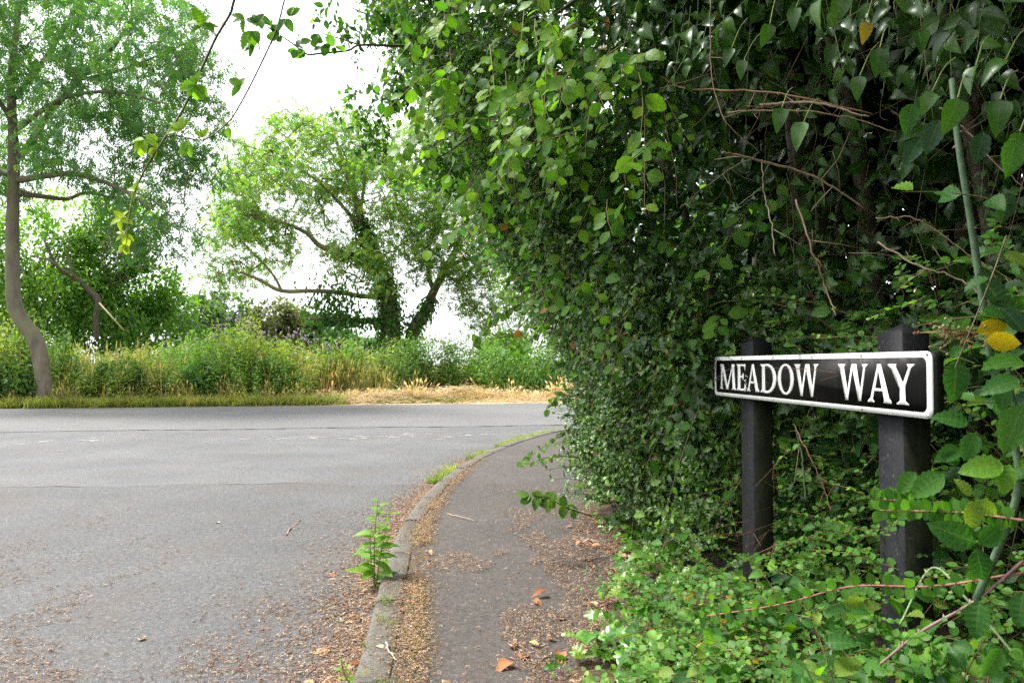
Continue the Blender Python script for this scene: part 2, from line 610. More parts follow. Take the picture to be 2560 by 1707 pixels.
def sprigs(ls, bag, p, d, L, n, size, tpl, mode='alt', ang=0.6, droop=0.25, face=(0, 0, 1), fj=0.35, sag=0.0, rad=0.0022, col=(0.09, 0.06, 0.04),
           w=None, vis=1.0, t0=0.12, taper=0.35, stalk=0.12):
    """leafy twigs: base p, direction d (arrays), length L, n nodes each"""
    p = np.asarray(p, float)
    N = len(p)
    d = nrm(np.asarray(d, float))
    L = np.broadcast_to(np.asarray(L, float), (N,))
    up = A(0, 0, 1)
    ts = t0 + (1 - t0) * (np.arange(n) + 0.5) / n
    K = 4
    tt = np.linspace(0, 1, K)
    bend = jit(N, 0.12)
    path = lambda t: p[:, None] + L[:, None, None] * (d[:, None] * t[None, :, None] + (bend[:, None] + A(0, 0, -sag)) * (t[None, :, None] ** 2))
    if bag is not None and rad > 0:
        V, Q = tubes(path(tt), np.broadcast_to(np.linspace(rad, rad * 0.45, K), (N, K)), 3)
        bag.add(V, Q, col)
    pos = path(ts)
    s0 = np.cross(d, up + jit(N, 0.3))
    s0 = nrm(s0)
    u0 = np.cross(s0, d)
    for sg in ((1, -1) if mode == 'opp' else (1,)):
        if mode == 'spiral':
            a = (np.arange(n) * 2.4)[None, :] + rng.uniform(0, 6.28, (N, 1))
            side = s0[:, None] * np.cos(a)[..., None] + u0[:, None] * np.sin(a)[..., None]
        elif mode == 'alt':
            side = s0[:, None] * np.where(np.arange(n) % 2, 1, -1)[None, :, None]
        else:
            side = s0[:, None] * sg * np.ones((1, n, 1))
        yd = side * math.cos(ang) + d[:, None] * math.sin(ang) + A(0, 0, -droop) + rng.normal(0, 0.22, (N, n, 3))
        fc = np.asarray(face, float)
        nm = (fc if fc.ndim == 1 else fc[:, None]) + rng.normal(0, fj, (N, n, 3))
        if mode == 'spiral':
            nm = nm + 0.6 * d[:, None]
        sz = size * (1 - taper * ts ** 2)[None, :] * rng.uniform(0.6, 1.25, (N, n)) * rng.uniform(.75, 1.2, (N, 1))
        ps = pos + nrm(yd) * (sz * stalk)[..., None]
        v = np.broadcast_to(np.asarray(vis, float), (N,))
        ls.add(tpl, ps.reshape(-1, 3), yd.reshape(-1, 3), nm.reshape(-1, 3), sz.ravel(), None, np.repeat(v, n), w)


# ------------------------------------------------------------------ ground, roads, pavement, kerb
ROAD_Z = -0.06
kerb_pts = [(-0.40, -2.0), (-0.43, 0.5), (-0.47, 1.7), (-0.507, 2.46), (-0.549, 2.99), (-0.625, 3.81), (-0.69, 4.77), (-0.689, 5.75), (-0.63, 6.86),
            (-0.464, 8.27), (-0.19, 9.57), (0.142, 10.7), (0.545, 11.74), (1.0, 12.5), (1.9, 13.35), (3.6, 14.2), (7, 15.1), (14, 16.7)]
KP = smooth_path([(x, y, 0) for x, y in kerb_pts], 340)
KT = nrm(np.gradient(KP, axis=0))
KN = np.stack([KT[:, 1], -KT[:, 0], np.zeros(len(KT))], 1)      # towards the footway
KS = np.concatenate([[0], np.cumsum(np.linalg.norm(np.diff(KP, axis=0), axis=1))])


def kerb_at(s, off, z=0.0):
    s = np.asarray(s, float)
    o = np.stack([np.interp(s, KS, KP[:, k]) + np.interp(s, KS, KN[:, k]) * off for k in range(3)], -1)
    o[..., 2] = z
    return o


def far_edge(X):
    return 21.7 + 0.215 * (X - 1)


# ground sheet to the horizon
gx = np.concatenate([-np.geomspace(2500, 20, 14), np.linspace(-15, 15, 13), np.geomspace(20, 2500, 14)])
gy = np.concatenate([-np.geomspace(600, 8, 8), np.linspace(-4, 40, 24), np.geomspace(46, 2500, 16)])
GX, GY = np.meshgrid(gx, gy)
GV = np.stack([GX, GY, np.full(GX.shape, -0.11)], -1).reshape(-1, 3)
gi = np.arange(GX.size).reshape(GX.shape)
GQ = np.stack([gi[:-1, :-1], gi[:-1, 1:], gi[1:, 1:], gi[1:, :-1]], -1).reshape(-1, 4)
tag(build('ground', GV, GQ, M_FIELD), 'grassy field ground stretching away behind the roadside plants', None, None, 'structure')


def sheet(name, near, far, z, mat, label):
    n = len(near)
    V = np.array([(x, y, z) for x, y in near] + [(x, y, z) for x, y in far])
    i = np.arange(n - 1)
    Q = np.stack([i, i + 1, i + 1 + n, i + n], 1)
    return tag(build(name, V, Q, mat), label, None, None, 'structure')


xs = np.linspace(-60, 60, 241)
seam_main = 13.6 + 0.16 * xs + 0.05 * np.sin(xs * 1.7) + 0.03 * np.sin(xs * 5.1)
edge_f = far_edge(xs) + 0.10 * np.sin(xs * 1.3) + 0.06 * np.sin(xs * 4.3 + 1) + 0.04 * np.sin(xs * 11.0)
sheet('side_road', [(x, -8) for x in xs], [(x, y + 0.4) for x, y in zip(xs, seam_main)], ROAD_Z, M_ROAD, 'grey worn asphalt of the side road mouth')
sheet('main_road', list(zip(xs, seam_main)), list(zip(xs, edge_f)), ROAD_Z + 0.005, M_MAIN, 'smoother paler asphalt main road running across')
xn = np.linspace(-30, -0.2, 160)
seam_near = 6.75 + 0.045 * (xn + 6) + 0.06 * np.sin(xn * 2.1) + 0.035 * np.sin(xn * 6.3 + 1) + 0.02 * np.sin(xn * 17)
sheet('road_patch', [(x, -8) for x in xn], list(zip(xn, seam_near)), ROAD_Z + 0.004, M_ROAD_NEAR, 'resurfaced asphalt patch in front of the crack line')
b = Bag()
for q in range(70):                       # broken tar along the joint of the patch
    i = rng.integers(0, 150)
    k = rng.integers(3, 9)
    i2 = min(i + k, 159)
    pts = np.stack([xn[i:i2 + 1], seam_near[i:i2 + 1] + 0.01, np.full(i2 + 1 - i, ROAD_Z + 0.0052)], 1)
    wd = rng.uniform(0.006, 0.022)
    n = len(pts)
    t = np.linspace(0, 1, n)
    ww = wd * np.sin(np.pi * t) * rng.uniform(0.5, 1.3, n)
    V = np.concatenate([pts - np.stack([0 * t, ww, 0 * t - q * 1e-5], 1), pts + np.stack([0 * t, ww, q * 1e-5 + 0 * t], 1)])
    j = np.arange(n - 1)
    b.add(V, np.stack([j, j + 1, j + 1 + n, j + n], 1))
o = b.build('road_crack', M_SEAM)
tag(o, 'dark broken crack line across the side road', None, None, 'structure')
b = Bag()
for x0 in np.arange(-9, 6, 0.42):
    if rng.random() < 0.62:
        x1 = x0 + rng.uniform(0.2, 0.42)
        t = np.linspace(x0, x1, 6)
        y = np.interp(t, xs, seam_main)
        ww = 0.028 * np.sin(np.pi * np.linspace(0.02, 0.98, 6)) * rng.uniform(0.5, 1.4, 6)
        V = np.concatenate([np.stack([t, y - 0.01 - ww, np.full(6, ROAD_Z + 0.0085)], 1), np.stack([t, y - 0.01 + ww, np.full(6, ROAD_Z + 0.0085)], 1)])
        j = np.arange(5)
        b.add(V, np.stack([j, j + 1, j + 7, j + 6], 1))
tag(b.build('road_joint', M_SEAM), 'dark joint between the side road and the main road', None, None, 'structure')
# worn white give-way paint: broken flecks
b = Bag()
for q in range(230):
    if q < 218:
        x = rng.uniform(-9, 1.2)
        y = 11.75 + 0.16 * x * 0.9 + rng.normal(0, 0.28)
        r = rng.uniform(0.006, 0.026) * (1 + 1.0 * (noise2(A(x), A(y), 2.2, 4)[0] > 0.2))
    else:
        x = rng.uniform(-3, 1.5); y = 11.9 + 0.16 * x + rng.normal(0, 0.25); r = rng.uniform(0.03, 0.075)
    k = 7
    a = np.linspace(0, 6.28, k, endpoint=False)
    rr = r * rng.uniform(0.5, 1.2, k)
    V = np.stack([x + rr * np.cos(a) * 2.0, y + rr * np.sin(a), np.full(k, ROAD_Z + 0.0035 + q * 4e-6)], 1)
    b.add(V, np.arange(k)[None])
tag(b.build('road_marking', M_PAINT), 'worn away flecks of a white painted line', None, None, 'structure')

# footway
offs = np.array([0.118, 0.3, 0.6, 0.9, 1.2, 1.6, 2.2, 3.0])
V = np.concatenate([kerb_at(KS, o) for o in offs])
nk = len(KS)
V[:, 2] = 0.006 * noise2(V[:, 0], V[:, 1], 1.6, 3) - 0.006
V[:nk, 2] = -0.008
j = np.arange(nk - 1)
Q = np.concatenate([np.stack([j + a * nk, j + 1 + a * nk, j + 1 + (a + 1) * nk, j + (a + 1) * nk], 1)[:, ::-1] for a in range(len(offs) - 1)])
tag(build('pavement', V, Q, M_PAVE, smooth=True), 'dark brown asphalt footway curving round the corner', None, None, 'structure')

# soil bank under the hedge
SE = A((-2, 0.20), (1.0, 0.10), (2.0, 0.08), (2.46, 0.13), (3, 0.28), (3.6, 0.46), (4, 0.54), (4.6, 0.52), (5.2, 0.47), (6, 0.50), (7, 0.62), (8.5, 0.85), (10, 1.2), (12, 2.0), (13.5, 3.6))
SEp = lambda y: np.interp(y, SE[:, 0], SE[:, 1])
ys = np.linspace(-2, 13.5, 200)
rows = []
for k, (off, z) in enumerate([(0, -0.004), (0.10, 0.012), (0.3, 0.03), (0.6, 0.07), (1.2, 0.14), (2.5, 0.2), (6, 0.2)]):
    wob = (0.07 * noise2(ys, ys * 0, 3.1, 5) + 0.05 * noise2(ys, ys * 0, 9.0, 6)) * (1 if k < 3 else 0)
    rows.append(np.stack([SEp(ys) + off + wob, ys, z + 0.02 * noise2(ys + off * 3, ys * 0 + off, 4, 8) * (k > 1)], 1))
V = np.concatenate(rows)
n = len(ys)
j = np.arange(n - 1)
Q = np.concatenate([np.stack([j + a * n, j + 1 + a * n, j + 1 + (a + 1) * n, j + (a + 1) * n], 1)[:, ::-1] for a in range(len(rows) - 1)])
tag(build('soil_bank', V, Q, M_SOIL, smooth=True), 'dark soil bank under the hedge', None, None, 'structure')

# kerb stones
kerb = bpy.data.objects.new('kerb', None)
COL.objects.link(kerb)
tag(kerb, 'low weathered concrete kerb curving round the corner', None, None, 'structure')
s = 0.2
while s < KS[-1] - 1.2:
    ln = 0.86 if s < 9 else 0.7
    ss = np.linspace(s + 0.004, s + ln - 0.004, 7)
    dz = rng.normal(0, 0.0025)
    prof = [(0.0, -0.14), (0.0, -0.028), (0.005, -0.011), (0.018, -0.001), (0.035, 0.001), (0.112, 0.001), (0.12, -0.004), (0.12, -0.14)]
    V = np.concatenate([kerb_at(ss, o_ + 0.0, 0) + A(0, 0, z_ + dz * (z_ > -0.1)) for o_, z_ in prof])
    m = len(ss)
    j = np.arange(m - 1)
    Q = np.concatenate([np.stack([j + a * m, j + (a + 1) * m, j + 1 + (a + 1) * m, j + 1 + a * m], 1) for a in range(len(prof) - 1)])
    cap0 = (np.arange(len(prof)) * m)[None, ::-1]
    cap1 = (np.arange(len(prof)) * m + m - 1)[None]
    build('kerb_stone', V, [Q[:, ::-1], cap0, cap1], M_KERB, kerb)
    s += ln

# ------------------------------------------------------------------ the street name sign
SK = 0.0887
SN = math.hypot(1, SK)
E_S = A(SK, -1, 0) / SN                  # along the plate, from far end to near end
N_S = A(-1, -SK, 0) / SN                 # out of the plate's face
U_S = A(0, 0, 1)
S0 = A(1.117 - SK * 3.2, 3.2, 0)         # s = 0


def sg(s, z, dep=0.0):
    return S0 + E_S * s + U_S * z + N_S * dep


def sign_black():
    m, t, N, L, b_ = new_mat('sign_black')
    co = nd(t, 'ShaderNodeTexCoord')
    mp = nd(t, 'ShaderNodeMapping', Scale=(6, 6, 1.2))
    L.new(co.outputs['Object'], mp.inputs['Vector'])
    no = nd(t, 'ShaderNodeTexNoise', Scale=9.0, Detail=6.0, Roughness=0.7)
    L.new(mp.outputs[0], no.inputs['Vector'])
    L.new(ramp(t, no.outputs['Fac'], [(0.35, (0.0022, 0.0022, 0.0022)), (0.8, (0.007, 0.007, 0.006))]).outputs[0], b_.inputs['Base Color'])
    sp = nd(t, 'ShaderNodeTexNoise', Scale=22.0, Detail=4.0)
    L.new(co.outputs['Object'], sp.inputs['Vector'])
    L.new(ramp(t, sp.outputs['Fac'], [(0.3, (0.3, 0.3, 0.3)), (0.75, (0.5, 0.5, 0.5))]).outputs[0], b_.inputs['Roughness'])
    b_.inputs['Specular IOR Level'].default_value = 0.06
    return m


def sign_white():
    m, t, N, L, b_ = new_mat('sign_white')
    co = nd(t, 'ShaderNodeTexCoord')
    no = nd(t, 'ShaderNodeTexNoise', Scale=14.0, Detail=7.0, Roughness=0.7)
    L.new(co.outputs['Object'], no.inputs['Vector'])
    L.new(ramp(t, no.outputs['Fac'], [(0.3, (0.56, 0.55, 0.52)), (0.5, (0.68, 0.68, 0.67))]).outputs[0], b_.inputs['Base Color'])
    b_.inputs['Roughness'].default_value = 0.45
    return m


def post_mat(name, algae):
    m, t, N, L, b_ = new_mat(name)
    co = nd(t, 'ShaderNodeTexCoord')
    vo = nd(t, 'ShaderNodeTexVoronoi', Scale=170.0)
    L.new(co.outputs['Object'], vo.inputs['Vector'])
    sep = nd(t, 'ShaderNodeSeparateColor')
    L.new(vo.outputs['Color'], sep.inputs[0])
    c = ramp(t, sep.outputs[0], [(0.0, (0.005, 0.005, 0.006)), (0.7, (0.009, 0.009, 0.011)), (0.98, (0.013, 0.013, 0.016)), (1.0, (0.04, 0.04, 0.04))]).outputs[0]
    no = nd(t, 'ShaderNodeTexNoise', Scale=11.0, Detail=6.0, Roughness=0.7)
    mp = nd(t, 'ShaderNodeMapping', Scale=(1, 1, 0.35))
    L.new(co.outputs['Object'], mp.inputs['Vector'])
    L.new(mp.outputs[0], no.inputs['Vector'])
    c = mixc(t, 1.0, c, ramp(t, no.outputs['Fac'], [(0.3, (0.65, 0.65, 0.66)), (0.75, (1.7, 1.7, 1.72))]).outputs[0], 'MULTIPLY')
    if algae:
        sx = nd(t, 'ShaderNodeSeparateXYZ')
        L.new(co.outputs['Object'], sx.inputs[0])
        zr = ramp(t, sx.outputs[2], [(0.15, (0, 0, 0)), (0.45, (1, 1, 1)), (0.8, (1, 1, 1)), (0.88, (0, 0, 0))])
        f = ramp(t, no.outputs['Fac'], [(0.33, (0, 0, 0)), (0.6, (1, 1, 1))])
        ff = mixc(t, 1.0, zr.outputs[0], f.outputs[0], 'MULTIPLY')
        fs = nd(t, 'ShaderNodeMath', operation='MULTIPLY')
        fs.inputs[1].default_value = 0.8
        L.new(ff, fs.inputs[0])
        c = mixc(t, fs.outputs[0], c, (0.026, 0.031, 0.009))
    L.new(c, b_.inputs['Base Color'])
    b_.inputs['Roughness'].default_value = 0.6
    b_.inputs['Specular IOR Level'].default_value = 0.16
    bp = nd(t, 'ShaderNodeBump', Strength=0.35, Distance=0.004)
    L.new(no.outputs['Fac'], bp.inputs['Height'])
    L.new(bp.outputs[0], b_.inputs['Normal'])
    return m


M_SB, M_SW = sign_black(), sign_white()
M_BOARD = plain_mat('board_black', (0.003, 0.003, 0.003), (0.008, 0.008, 0.008), 30, 0.6)
M_POST, M_ALGAE = post_mat('post_plastic', False), post_mat('post_plastic_algae', True)
M_RIVET = plain_mat('rivet_metal', (0.30, 0.30, 0.30), (0.5, 0.5, 0.5), 60, 0.4)
M_RIVET.node_tree.nodes['Principled BSDF'].inputs['Metallic'].default_value = 0.8

sign = thing('street_name_sign', 'black street nameplate reading MEADOW WAY in white letters on two dark posts', 'sign', sg(0.7, 0.0, -0.07))
SA, SB_, ZA, ZB = -0.022, 1.415, 0.875, 1.031


def rrect(s0, s1, z0, z1, r, n=6):
    out = []
    for cx, cz, a0 in ((s1 - r, z1 - r, 0), (s0 + r, z1 - r, 90), (s0 + r, z0 + r, 180), (s1 - r, z0 + r, 270)):
        for k in range(n + 1):
            a = R(a0 + 90 * k / n)
            out.append((cx + r * math.cos(a), cz + r * math.sin(a)))
    return out


def extrude(poly, d0, d1, bag):
    n = len(poly)
    V = [sg(x, z, d1) for x, z in poly] + [sg(x, z, d0) for x, z in poly]
    i = np.arange(n)
    k = (i + 1) % n
    bag.add(V, [np.arange(n)[None], np.arange(2 * n - 1, n - 1, -1)[None], np.stack([i, i + n, k + n, k], 1)])


outer = rrect(SA, SB_, ZA, ZB, 0.022)
# chipped lower near corner and a nick in the near edge
oc = [p for p in outer if not (p[0] > SB_ - 0.020 and p[1] < ZA + 0.018)]
bb = Bag(); extrude(rrect(SA + 0.004, SB_ - 0.002, ZA + 0.004, ZB - 0.002, 0.02), -0.030, -0.0035, bb); bb.build('backing_board', M_BOARD, sign)
inner = rrect(SA + 0.0195, SB_ - 0.0205, ZA + 0.0135, ZB - 0.0145, 0.017)
# white border: ring between outer and inner outlines
ring = Bag()
nn = len(outer)
oo = []
for p in outer:
    x, z = p
    if x > SB_ - 0.021 and z < ZA + 0.010:
        x, z = min(x, SB_ - 0.011 + 0.005 * ((z - ZA) / 0.01)), max(z, ZA + 0.001)
    oo.append((x, z))
V = [sg(x, z, 0.0) for x, z in oo] + [sg(x, z, 0.0) for x, z in inner] + [sg(x, z, -0.003) for x, z in oo]
i = np.arange(nn); k = (i + 1) % nn
ring.add(V, [np.stack([i, k, k + nn, i + nn], 1), np.stack([i + 2 * nn, k + 2 * nn, k, i], 1)])
ring.build('border', M_SW, sign)
pb = Bag(); extrude(rrect(SA + 0.0175, SB_ - 0.0185, ZA + 0.0115, ZB - 0.0125, 0.018), -0.003, -0.0006, pb); pb.build('plate', M_SB, sign)


def letter(ch, x0, w_, strokes, rings=()):
    """strokes: convex polygons in letter units (x 0..1 of width, y 0..1 of cap height), merged into one outline"""
    pts, fcs = [], []
    for poly in strokes:
        ar = sum(poly[i][0] * poly[i - 1][1] - poly[i - 1][0] * poly[i][1] for i in range(len(poly)))
        q = poly if ar < 0 else poly[::-1]
        fcs.append(list(range(len(pts), len(pts) + len(q))))
        pts += q
    for cx, rx, rxi, ryi, a0, a1 in rings:
        a = np.radians(np.linspace(a0, a1, 37))
        k0 = len(pts)
        m = len(a)
        pts += [(cx + rx * math.cos(t), 0.5 + 0.51 * math.sin(t)) for t in a] + [(cx + rxi * math.cos(t), 0.5 + ryi * math.sin(t)) for t in a]
        fcs += [[k0 + i, k0 + i + 1, k0 + i + 1 + m, k0 + i + m] for i in range(m - 1)]
    zb, H = 0.9025, 0.0985
    vo, eo, fo, _, _, of = delaunay_2d_cdt([Vector((x * w_, y * H)) for x, y in pts], [], fcs, 1, 1e-6)
    fo = [f for f, g in zip(fo, of) if g]
    n = len(vo)
    top = [sg(x0 + v.x, zb + v.y, 0.0006) for v in vo]
    bot = [sg(x0 + v.x, zb + v.y, -0.0007) for v in vo]
    cnt = {}
    for f in fo:
        for i in range(3):
            e = (f[i], f[(i + 1) % 3])
            if (e[1], e[0]) in cnt:
                del cnt[(e[1], e[0])]
            else:
                cnt[e] = 1
    bag = Bag()
    bag.add(top + bot, [np.array(fo), np.array([(b, a, a + n, b + n) for a, b in cnt])])
    o = bag.build('letter', M_SW, sign)
    o['label'] = 'white letter ' + ch


def st(xa, ya, xb, yb, wa, wb=None):
    wb = wa if wb is None else wb
    return [(xa - wa / 2, ya), (xa + wa / 2, ya), (xb + wb / 2, yb), (xb - wb / 2, yb)]


def serif(x, y, ww, ws, up=1, sh=0.0):
    h = 0.10 * up
    p = [(x - ws / 2, y), (x + ws / 2, y), (x + ws / 2, y + 0.02 * up), (x + ww / 2 + sh, y + h), (x - ww / 2 + sh, y + h), (x - ws / 2, y + 0.02 * up)]
    return p if up > 0 else p[::-1]


def M_(x0, w_):
    letter('M', x0, w_, [st(0.085, 0, 0.12, 1, 0.085), st(0.47, 0, 0.15, 1, 0.14, 0.15), st(0.47, 0, 0.83, 1, 0.07, 0.06), st(0.90, 0, 0.845, 1, 0.15),
                         serif(0.09, 0, 0.085, 0.20), serif(0.90, 0, 0.15, 0.27), serif(0.10, 1, 0.09, 0.20, -1), serif(0.865, 1, 0.15, 0.2, -1)])


def E_(x0, w_):
    letter('E', x0, w_, [st(0.27, 0, 0.27, 1, 0.28), [(0.15, 0), (0.98, 0), (0.98, 0.075), (0.15, 0.075)], [(0.15, 0.925), (0.96, 0.925), (0.96, 1), (0.15, 1)],
                         [(0.3, 0.49), (0.74, 0.49), (0.74, 0.565), (0.3, 0.565)],
                         [(0.99, 0), (1.0, 0.22), (0.92, 0.22), (0.80, 0.05), (0.8, 0)], [(0.97, 1), (0.8, 1), (0.8, 0.95), (0.90, 0.80), (0.97, 0.80)],
                         [(0.76, 0.40), (0.76, 0.65), (0.70, 0.65), (0.62, 0.56), (0.62, 0.49), (0.70, 0.40)],
                         serif(0.25, 0, 0.28, 0.50), serif(0.25, 1, 0.28, 0.50, -1)])


def A_(x0, w_):
    letter('A', x0, w_, [st(0.13, 0, 0.48, 1, 0.10, 0.09), st(0.84, 0, 0.49, 1, 0.22, 0.16), [(0.25, 0.30), (0.72, 0.30), (0.70, 0.37), (0.27, 0.37)],
                         serif(0.14, 0, 0.12, 0.28), serif(0.845, 0, 0.22, 0.31)])


def D_(x0, w_):
    letter('D', x0, w_, [st(0.20, 0, 0.20, 1, 0.185), serif(0.18, 0, 0.185, 0.36), serif(0.18, 1, 0.185, 0.36, -1),
                         [(0.2, 0), (0.45, -0.01), (0.45, 0.075), (0.2, 0.075)], [(0.2, 0.925), (0.45, 0.925), (0.45, 1.01), (0.2, 1.0)]], [(0.43, 0.57, 0.37, 0.425, -90, 90)])


def O_(x0, w_):
    letter('O', x0, w_, [], [(0.5, 0.5, 0.30, 0.44, 0, 360)])


def W_(x0, w_):
    letter('W', x0, w_, [st(0.285, 0, 0.10, 1, 0.10, 0.17), st(0.285, 0, 0.50, 1, 0.06), st(0.745, 0, 0.55, 1, 0.10, 0.16), st(0.745, 0, 0.93, 1, 0.06, 0.075),
                         serif(0.11, 1, 0.17, 0.27, -1, 0.01), serif(0.93, 1, 0.075, 0.20, -1, -0.012)])


def Y_(x0, w_):
    letter('Y', x0, w_, [st(0.55, 0, 0.55, 0.48, 0.20), st(0.52, 0.42, 0.15, 1, 0.22, 0.21), st(0.57, 0.42, 0.88, 1, 0.12, 0.10),
                         serif(0.55, 0, 0.20, 0.46), serif(0.15, 1, 0.22, 0.34, -1, 0.03), serif(0.87, 1, 0.10, 0.28, -1, -0.03)])


M_(0.044, 0.165); E_(0.222, 0.088); A_(0.321, 0.112); D_(0.445, 0.131); O_(0.588, 0.119); W_(0.718, 0.150)
W_(0.993, 0.147); A_(1.143, 0.108); Y_(1.239, 0.109)
# flaked paint beside the second letter
fl = Bag()
for q in range(16):
    x, z, r = rng.normal(0.308, 0.010), rng.normal(0.943, 0.018), rng.uniform(0.001, 0.0035)
    a = np.linspace(0, 6.28, 6, endpoint=False)
    rr = r * rng.uniform(0.5, 1.3, 6)
    extrude([(x + p_ * math.cos(t_), z + p_ * math.sin(t_)) for p_, t_ in zip(rr, a)], -0.0006, 0.00015 + q * 1e-5, fl)
fl.build('paint_flakes', M_SW, sign)['kind'] = 'stuff'
riv0 = None
for zz in (ZB - 0.0075, ZA + 0.0068):
    for s_ in (-0.010, 0.275, 0.553, 0.832, 1.112, 1.399):
        rb = Bag()
        for q, (r_, d_) in enumerate([(0.0042, 0.0002), (0.0040, 0.0015), (0.0026, 0.0027)]):
            pass
        a = np.linspace(0, 2 * math.pi, 10, endpoint=False)
        V = [sg(s_ + r_ * math.cos(t_), zz + r_ * math.sin(t_), d_) for r_, d_ in ((0.0042, 0.0002), (0.0039, 0.0016), (0.0022, 0.0026)) for t_ in a] + [sg(s_, zz, 0.0029)]
        j = np.arange(10); k = (j + 1) % 10
        rb.add(V, [np.concatenate([np.stack([j, k, k + 10, j + 10], 1), np.stack([j + 10, k + 10, k + 20, j + 20], 1)]), np.stack([j + 20, k + 20, np.full(10, 30)], 1)])
        rb.build('rivet', M_RIVET, sign, True)
for s0_, s1_ in ((0.181, 0.300), (1.133, 1.248)):
    d0, d1 = -0.106, -0.031
    bev = 0.004
    prof = [(s0_ + bev, d0), (s1_ - bev, d0), (s1_, d0 + bev), (s1_, d1 - bev), (s1_ - bev, d1), (s0_ + bev, d1), (s0_, d1 - bev), (s0_, d0 + bev)]
    zt, zp = 1.078, 1.106
    V = [sg(x, z, d) for z in (-0.25, zt) for x, d in prof] + [sg((s0_ + s1_) / 2, zp, (d0 + d1) / 2)]
    j = np.arange(8); k = (j + 1) % 8
    Q = np.stack([j, k, k + 8, j + 8], 1)
    build('post', V, [Q, np.stack([j + 8, k + 8, np.full(8, 16)], 1)], M_POST, sign, mat2=M_ALGAE, mat2_faces=[2])
# ================================================================== trees and plants
def in_ellipsoids(ell, n, shell=0.55):
    """n points in a union of ellipsoids (centre, radii), biased outwards"""
    vol = np.array([np.prod(e[1]) * (e[2] if len(e) > 2 else 1) for e in ell]) ** 0.75
    k = rng.choice(len(ell), n, p=vol / vol.sum())
    d = nrm(rng.normal(size=(n, 3)))
    r = rng.random(n) ** (1 / 3)
    r = r * (1 - shell) + shell * np.maximum(r, rng.random(n) ** 0.25)
    c = np.array([e[0] for e in ell])[k]
    rad = np.array([e[1] for e in ell])[k]
    return c + d * r[:, None] * rad


def EL(px, py, Y, rx, ry, rd=None, wt=1.0):
    """ellipsoid centred at the point seen at a photo pixel, radii rx, ry in photo pixels there"""
    k = Y / F
    return (P(px, py, Y), A(rx * k, (rd if rd else (rx + ry) / 2 * k), ry * k), wt)


def grow(seed_pts, attract, step, arch=0.25):
    """join every attractor to the nearest node of the growing tree; returns nodes, parents"""
    seed_pts = np.asarray(seed_pts, float)
    cap = len(seed_pts) + len(attract) * 16 + 10
    N = np.empty((cap, 3))
    par = np.full(cap, -1)
    n = len(seed_pts)
    N[:n] = seed_pts
    D = np.array([np.min(((seed_pts - a) ** 2).sum(1)) for a in attract])
    ends = []
    for a in attract[np.argsort(D)]:
        j = int(np.argmin(((N[:n] - a) ** 2).sum(1)))
        v = a - N[j]
        L = np.linalg.norm(v)
        k = int(min(15, max(1, round(L / step))))
        side = rng.normal(0, 0.09 * L, 3)
        prev = j
        for i in range(1, k + 1):
            t = i / k
            N[n] = N[j] + v * t + (side + A(0, 0, arch * L)) * math.sin(math.pi * t) * 0.5
            par[n] = prev
            prev = n
            n += 1
        ends.append(prev)
    return N[:n], par[:n], np.array(ends), len(seed_pts)


def branch_mesh(N, par, n0, rmin, expo=0.5, rmax=0.12, sides=4):
    cnt = np.zeros(len(N))
    has = np.zeros(len(N), bool)
    has[par[n0:]] = True
    cnt[~has] = 1
    for i in range(len(N) - 1, n0 - 1, -1):
        cnt[i] = max(cnt[i], 1)
        cnt[par[i]] += cnt[i]
    r = np.minimum(rmin * cnt ** expo, rmax)
    i = np.arange(n0, len(N))
    pr = par[i]
    r0 = np.where(pr < n0, r[i] * 1.15, r[pr])
    r0 = np.minimum(r0, r[i] * 1.6)
    V, Q = tubes(np.stack([N[pr], N[i]], 1), np.stack([r0, r[i]], 1), sides)
    return V, Q


def limb_part(root, pts, radii, mat, name='branch', n=24, sides=10):
    b_ = Bag()
    p = smooth_path(pts, n)
    p[1:-1] += rng.normal(0, 0.02 * radii[0], (n - 2, 3))
    b_.tube(p, radii, sides)
    o = b_.build(name, mat, root, True)
    return p


def ash_leaves(ls, pts, n, size, droop=0.5, tpl='ash', spread=0.25, w=None, centre=None):
    k = rng.integers(0, len(pts), n)
    p = pts[k] + rng.normal(0, spread, (n, 3))
    yd = rng.normal(0, 1, (n, 3)) * A(1, 1, 0.6) + A(0, 0, -droop)
    if centre is not None:
        yd += nrm(p - centre) * 0.6
    nm = A(0, 0, 1.0) + rng.normal(0, 0.5, (n, 3))
    ls.add(tpl, p, yd, nm, size * rng.uniform(0.7, 1.25, n), None, 1, w)


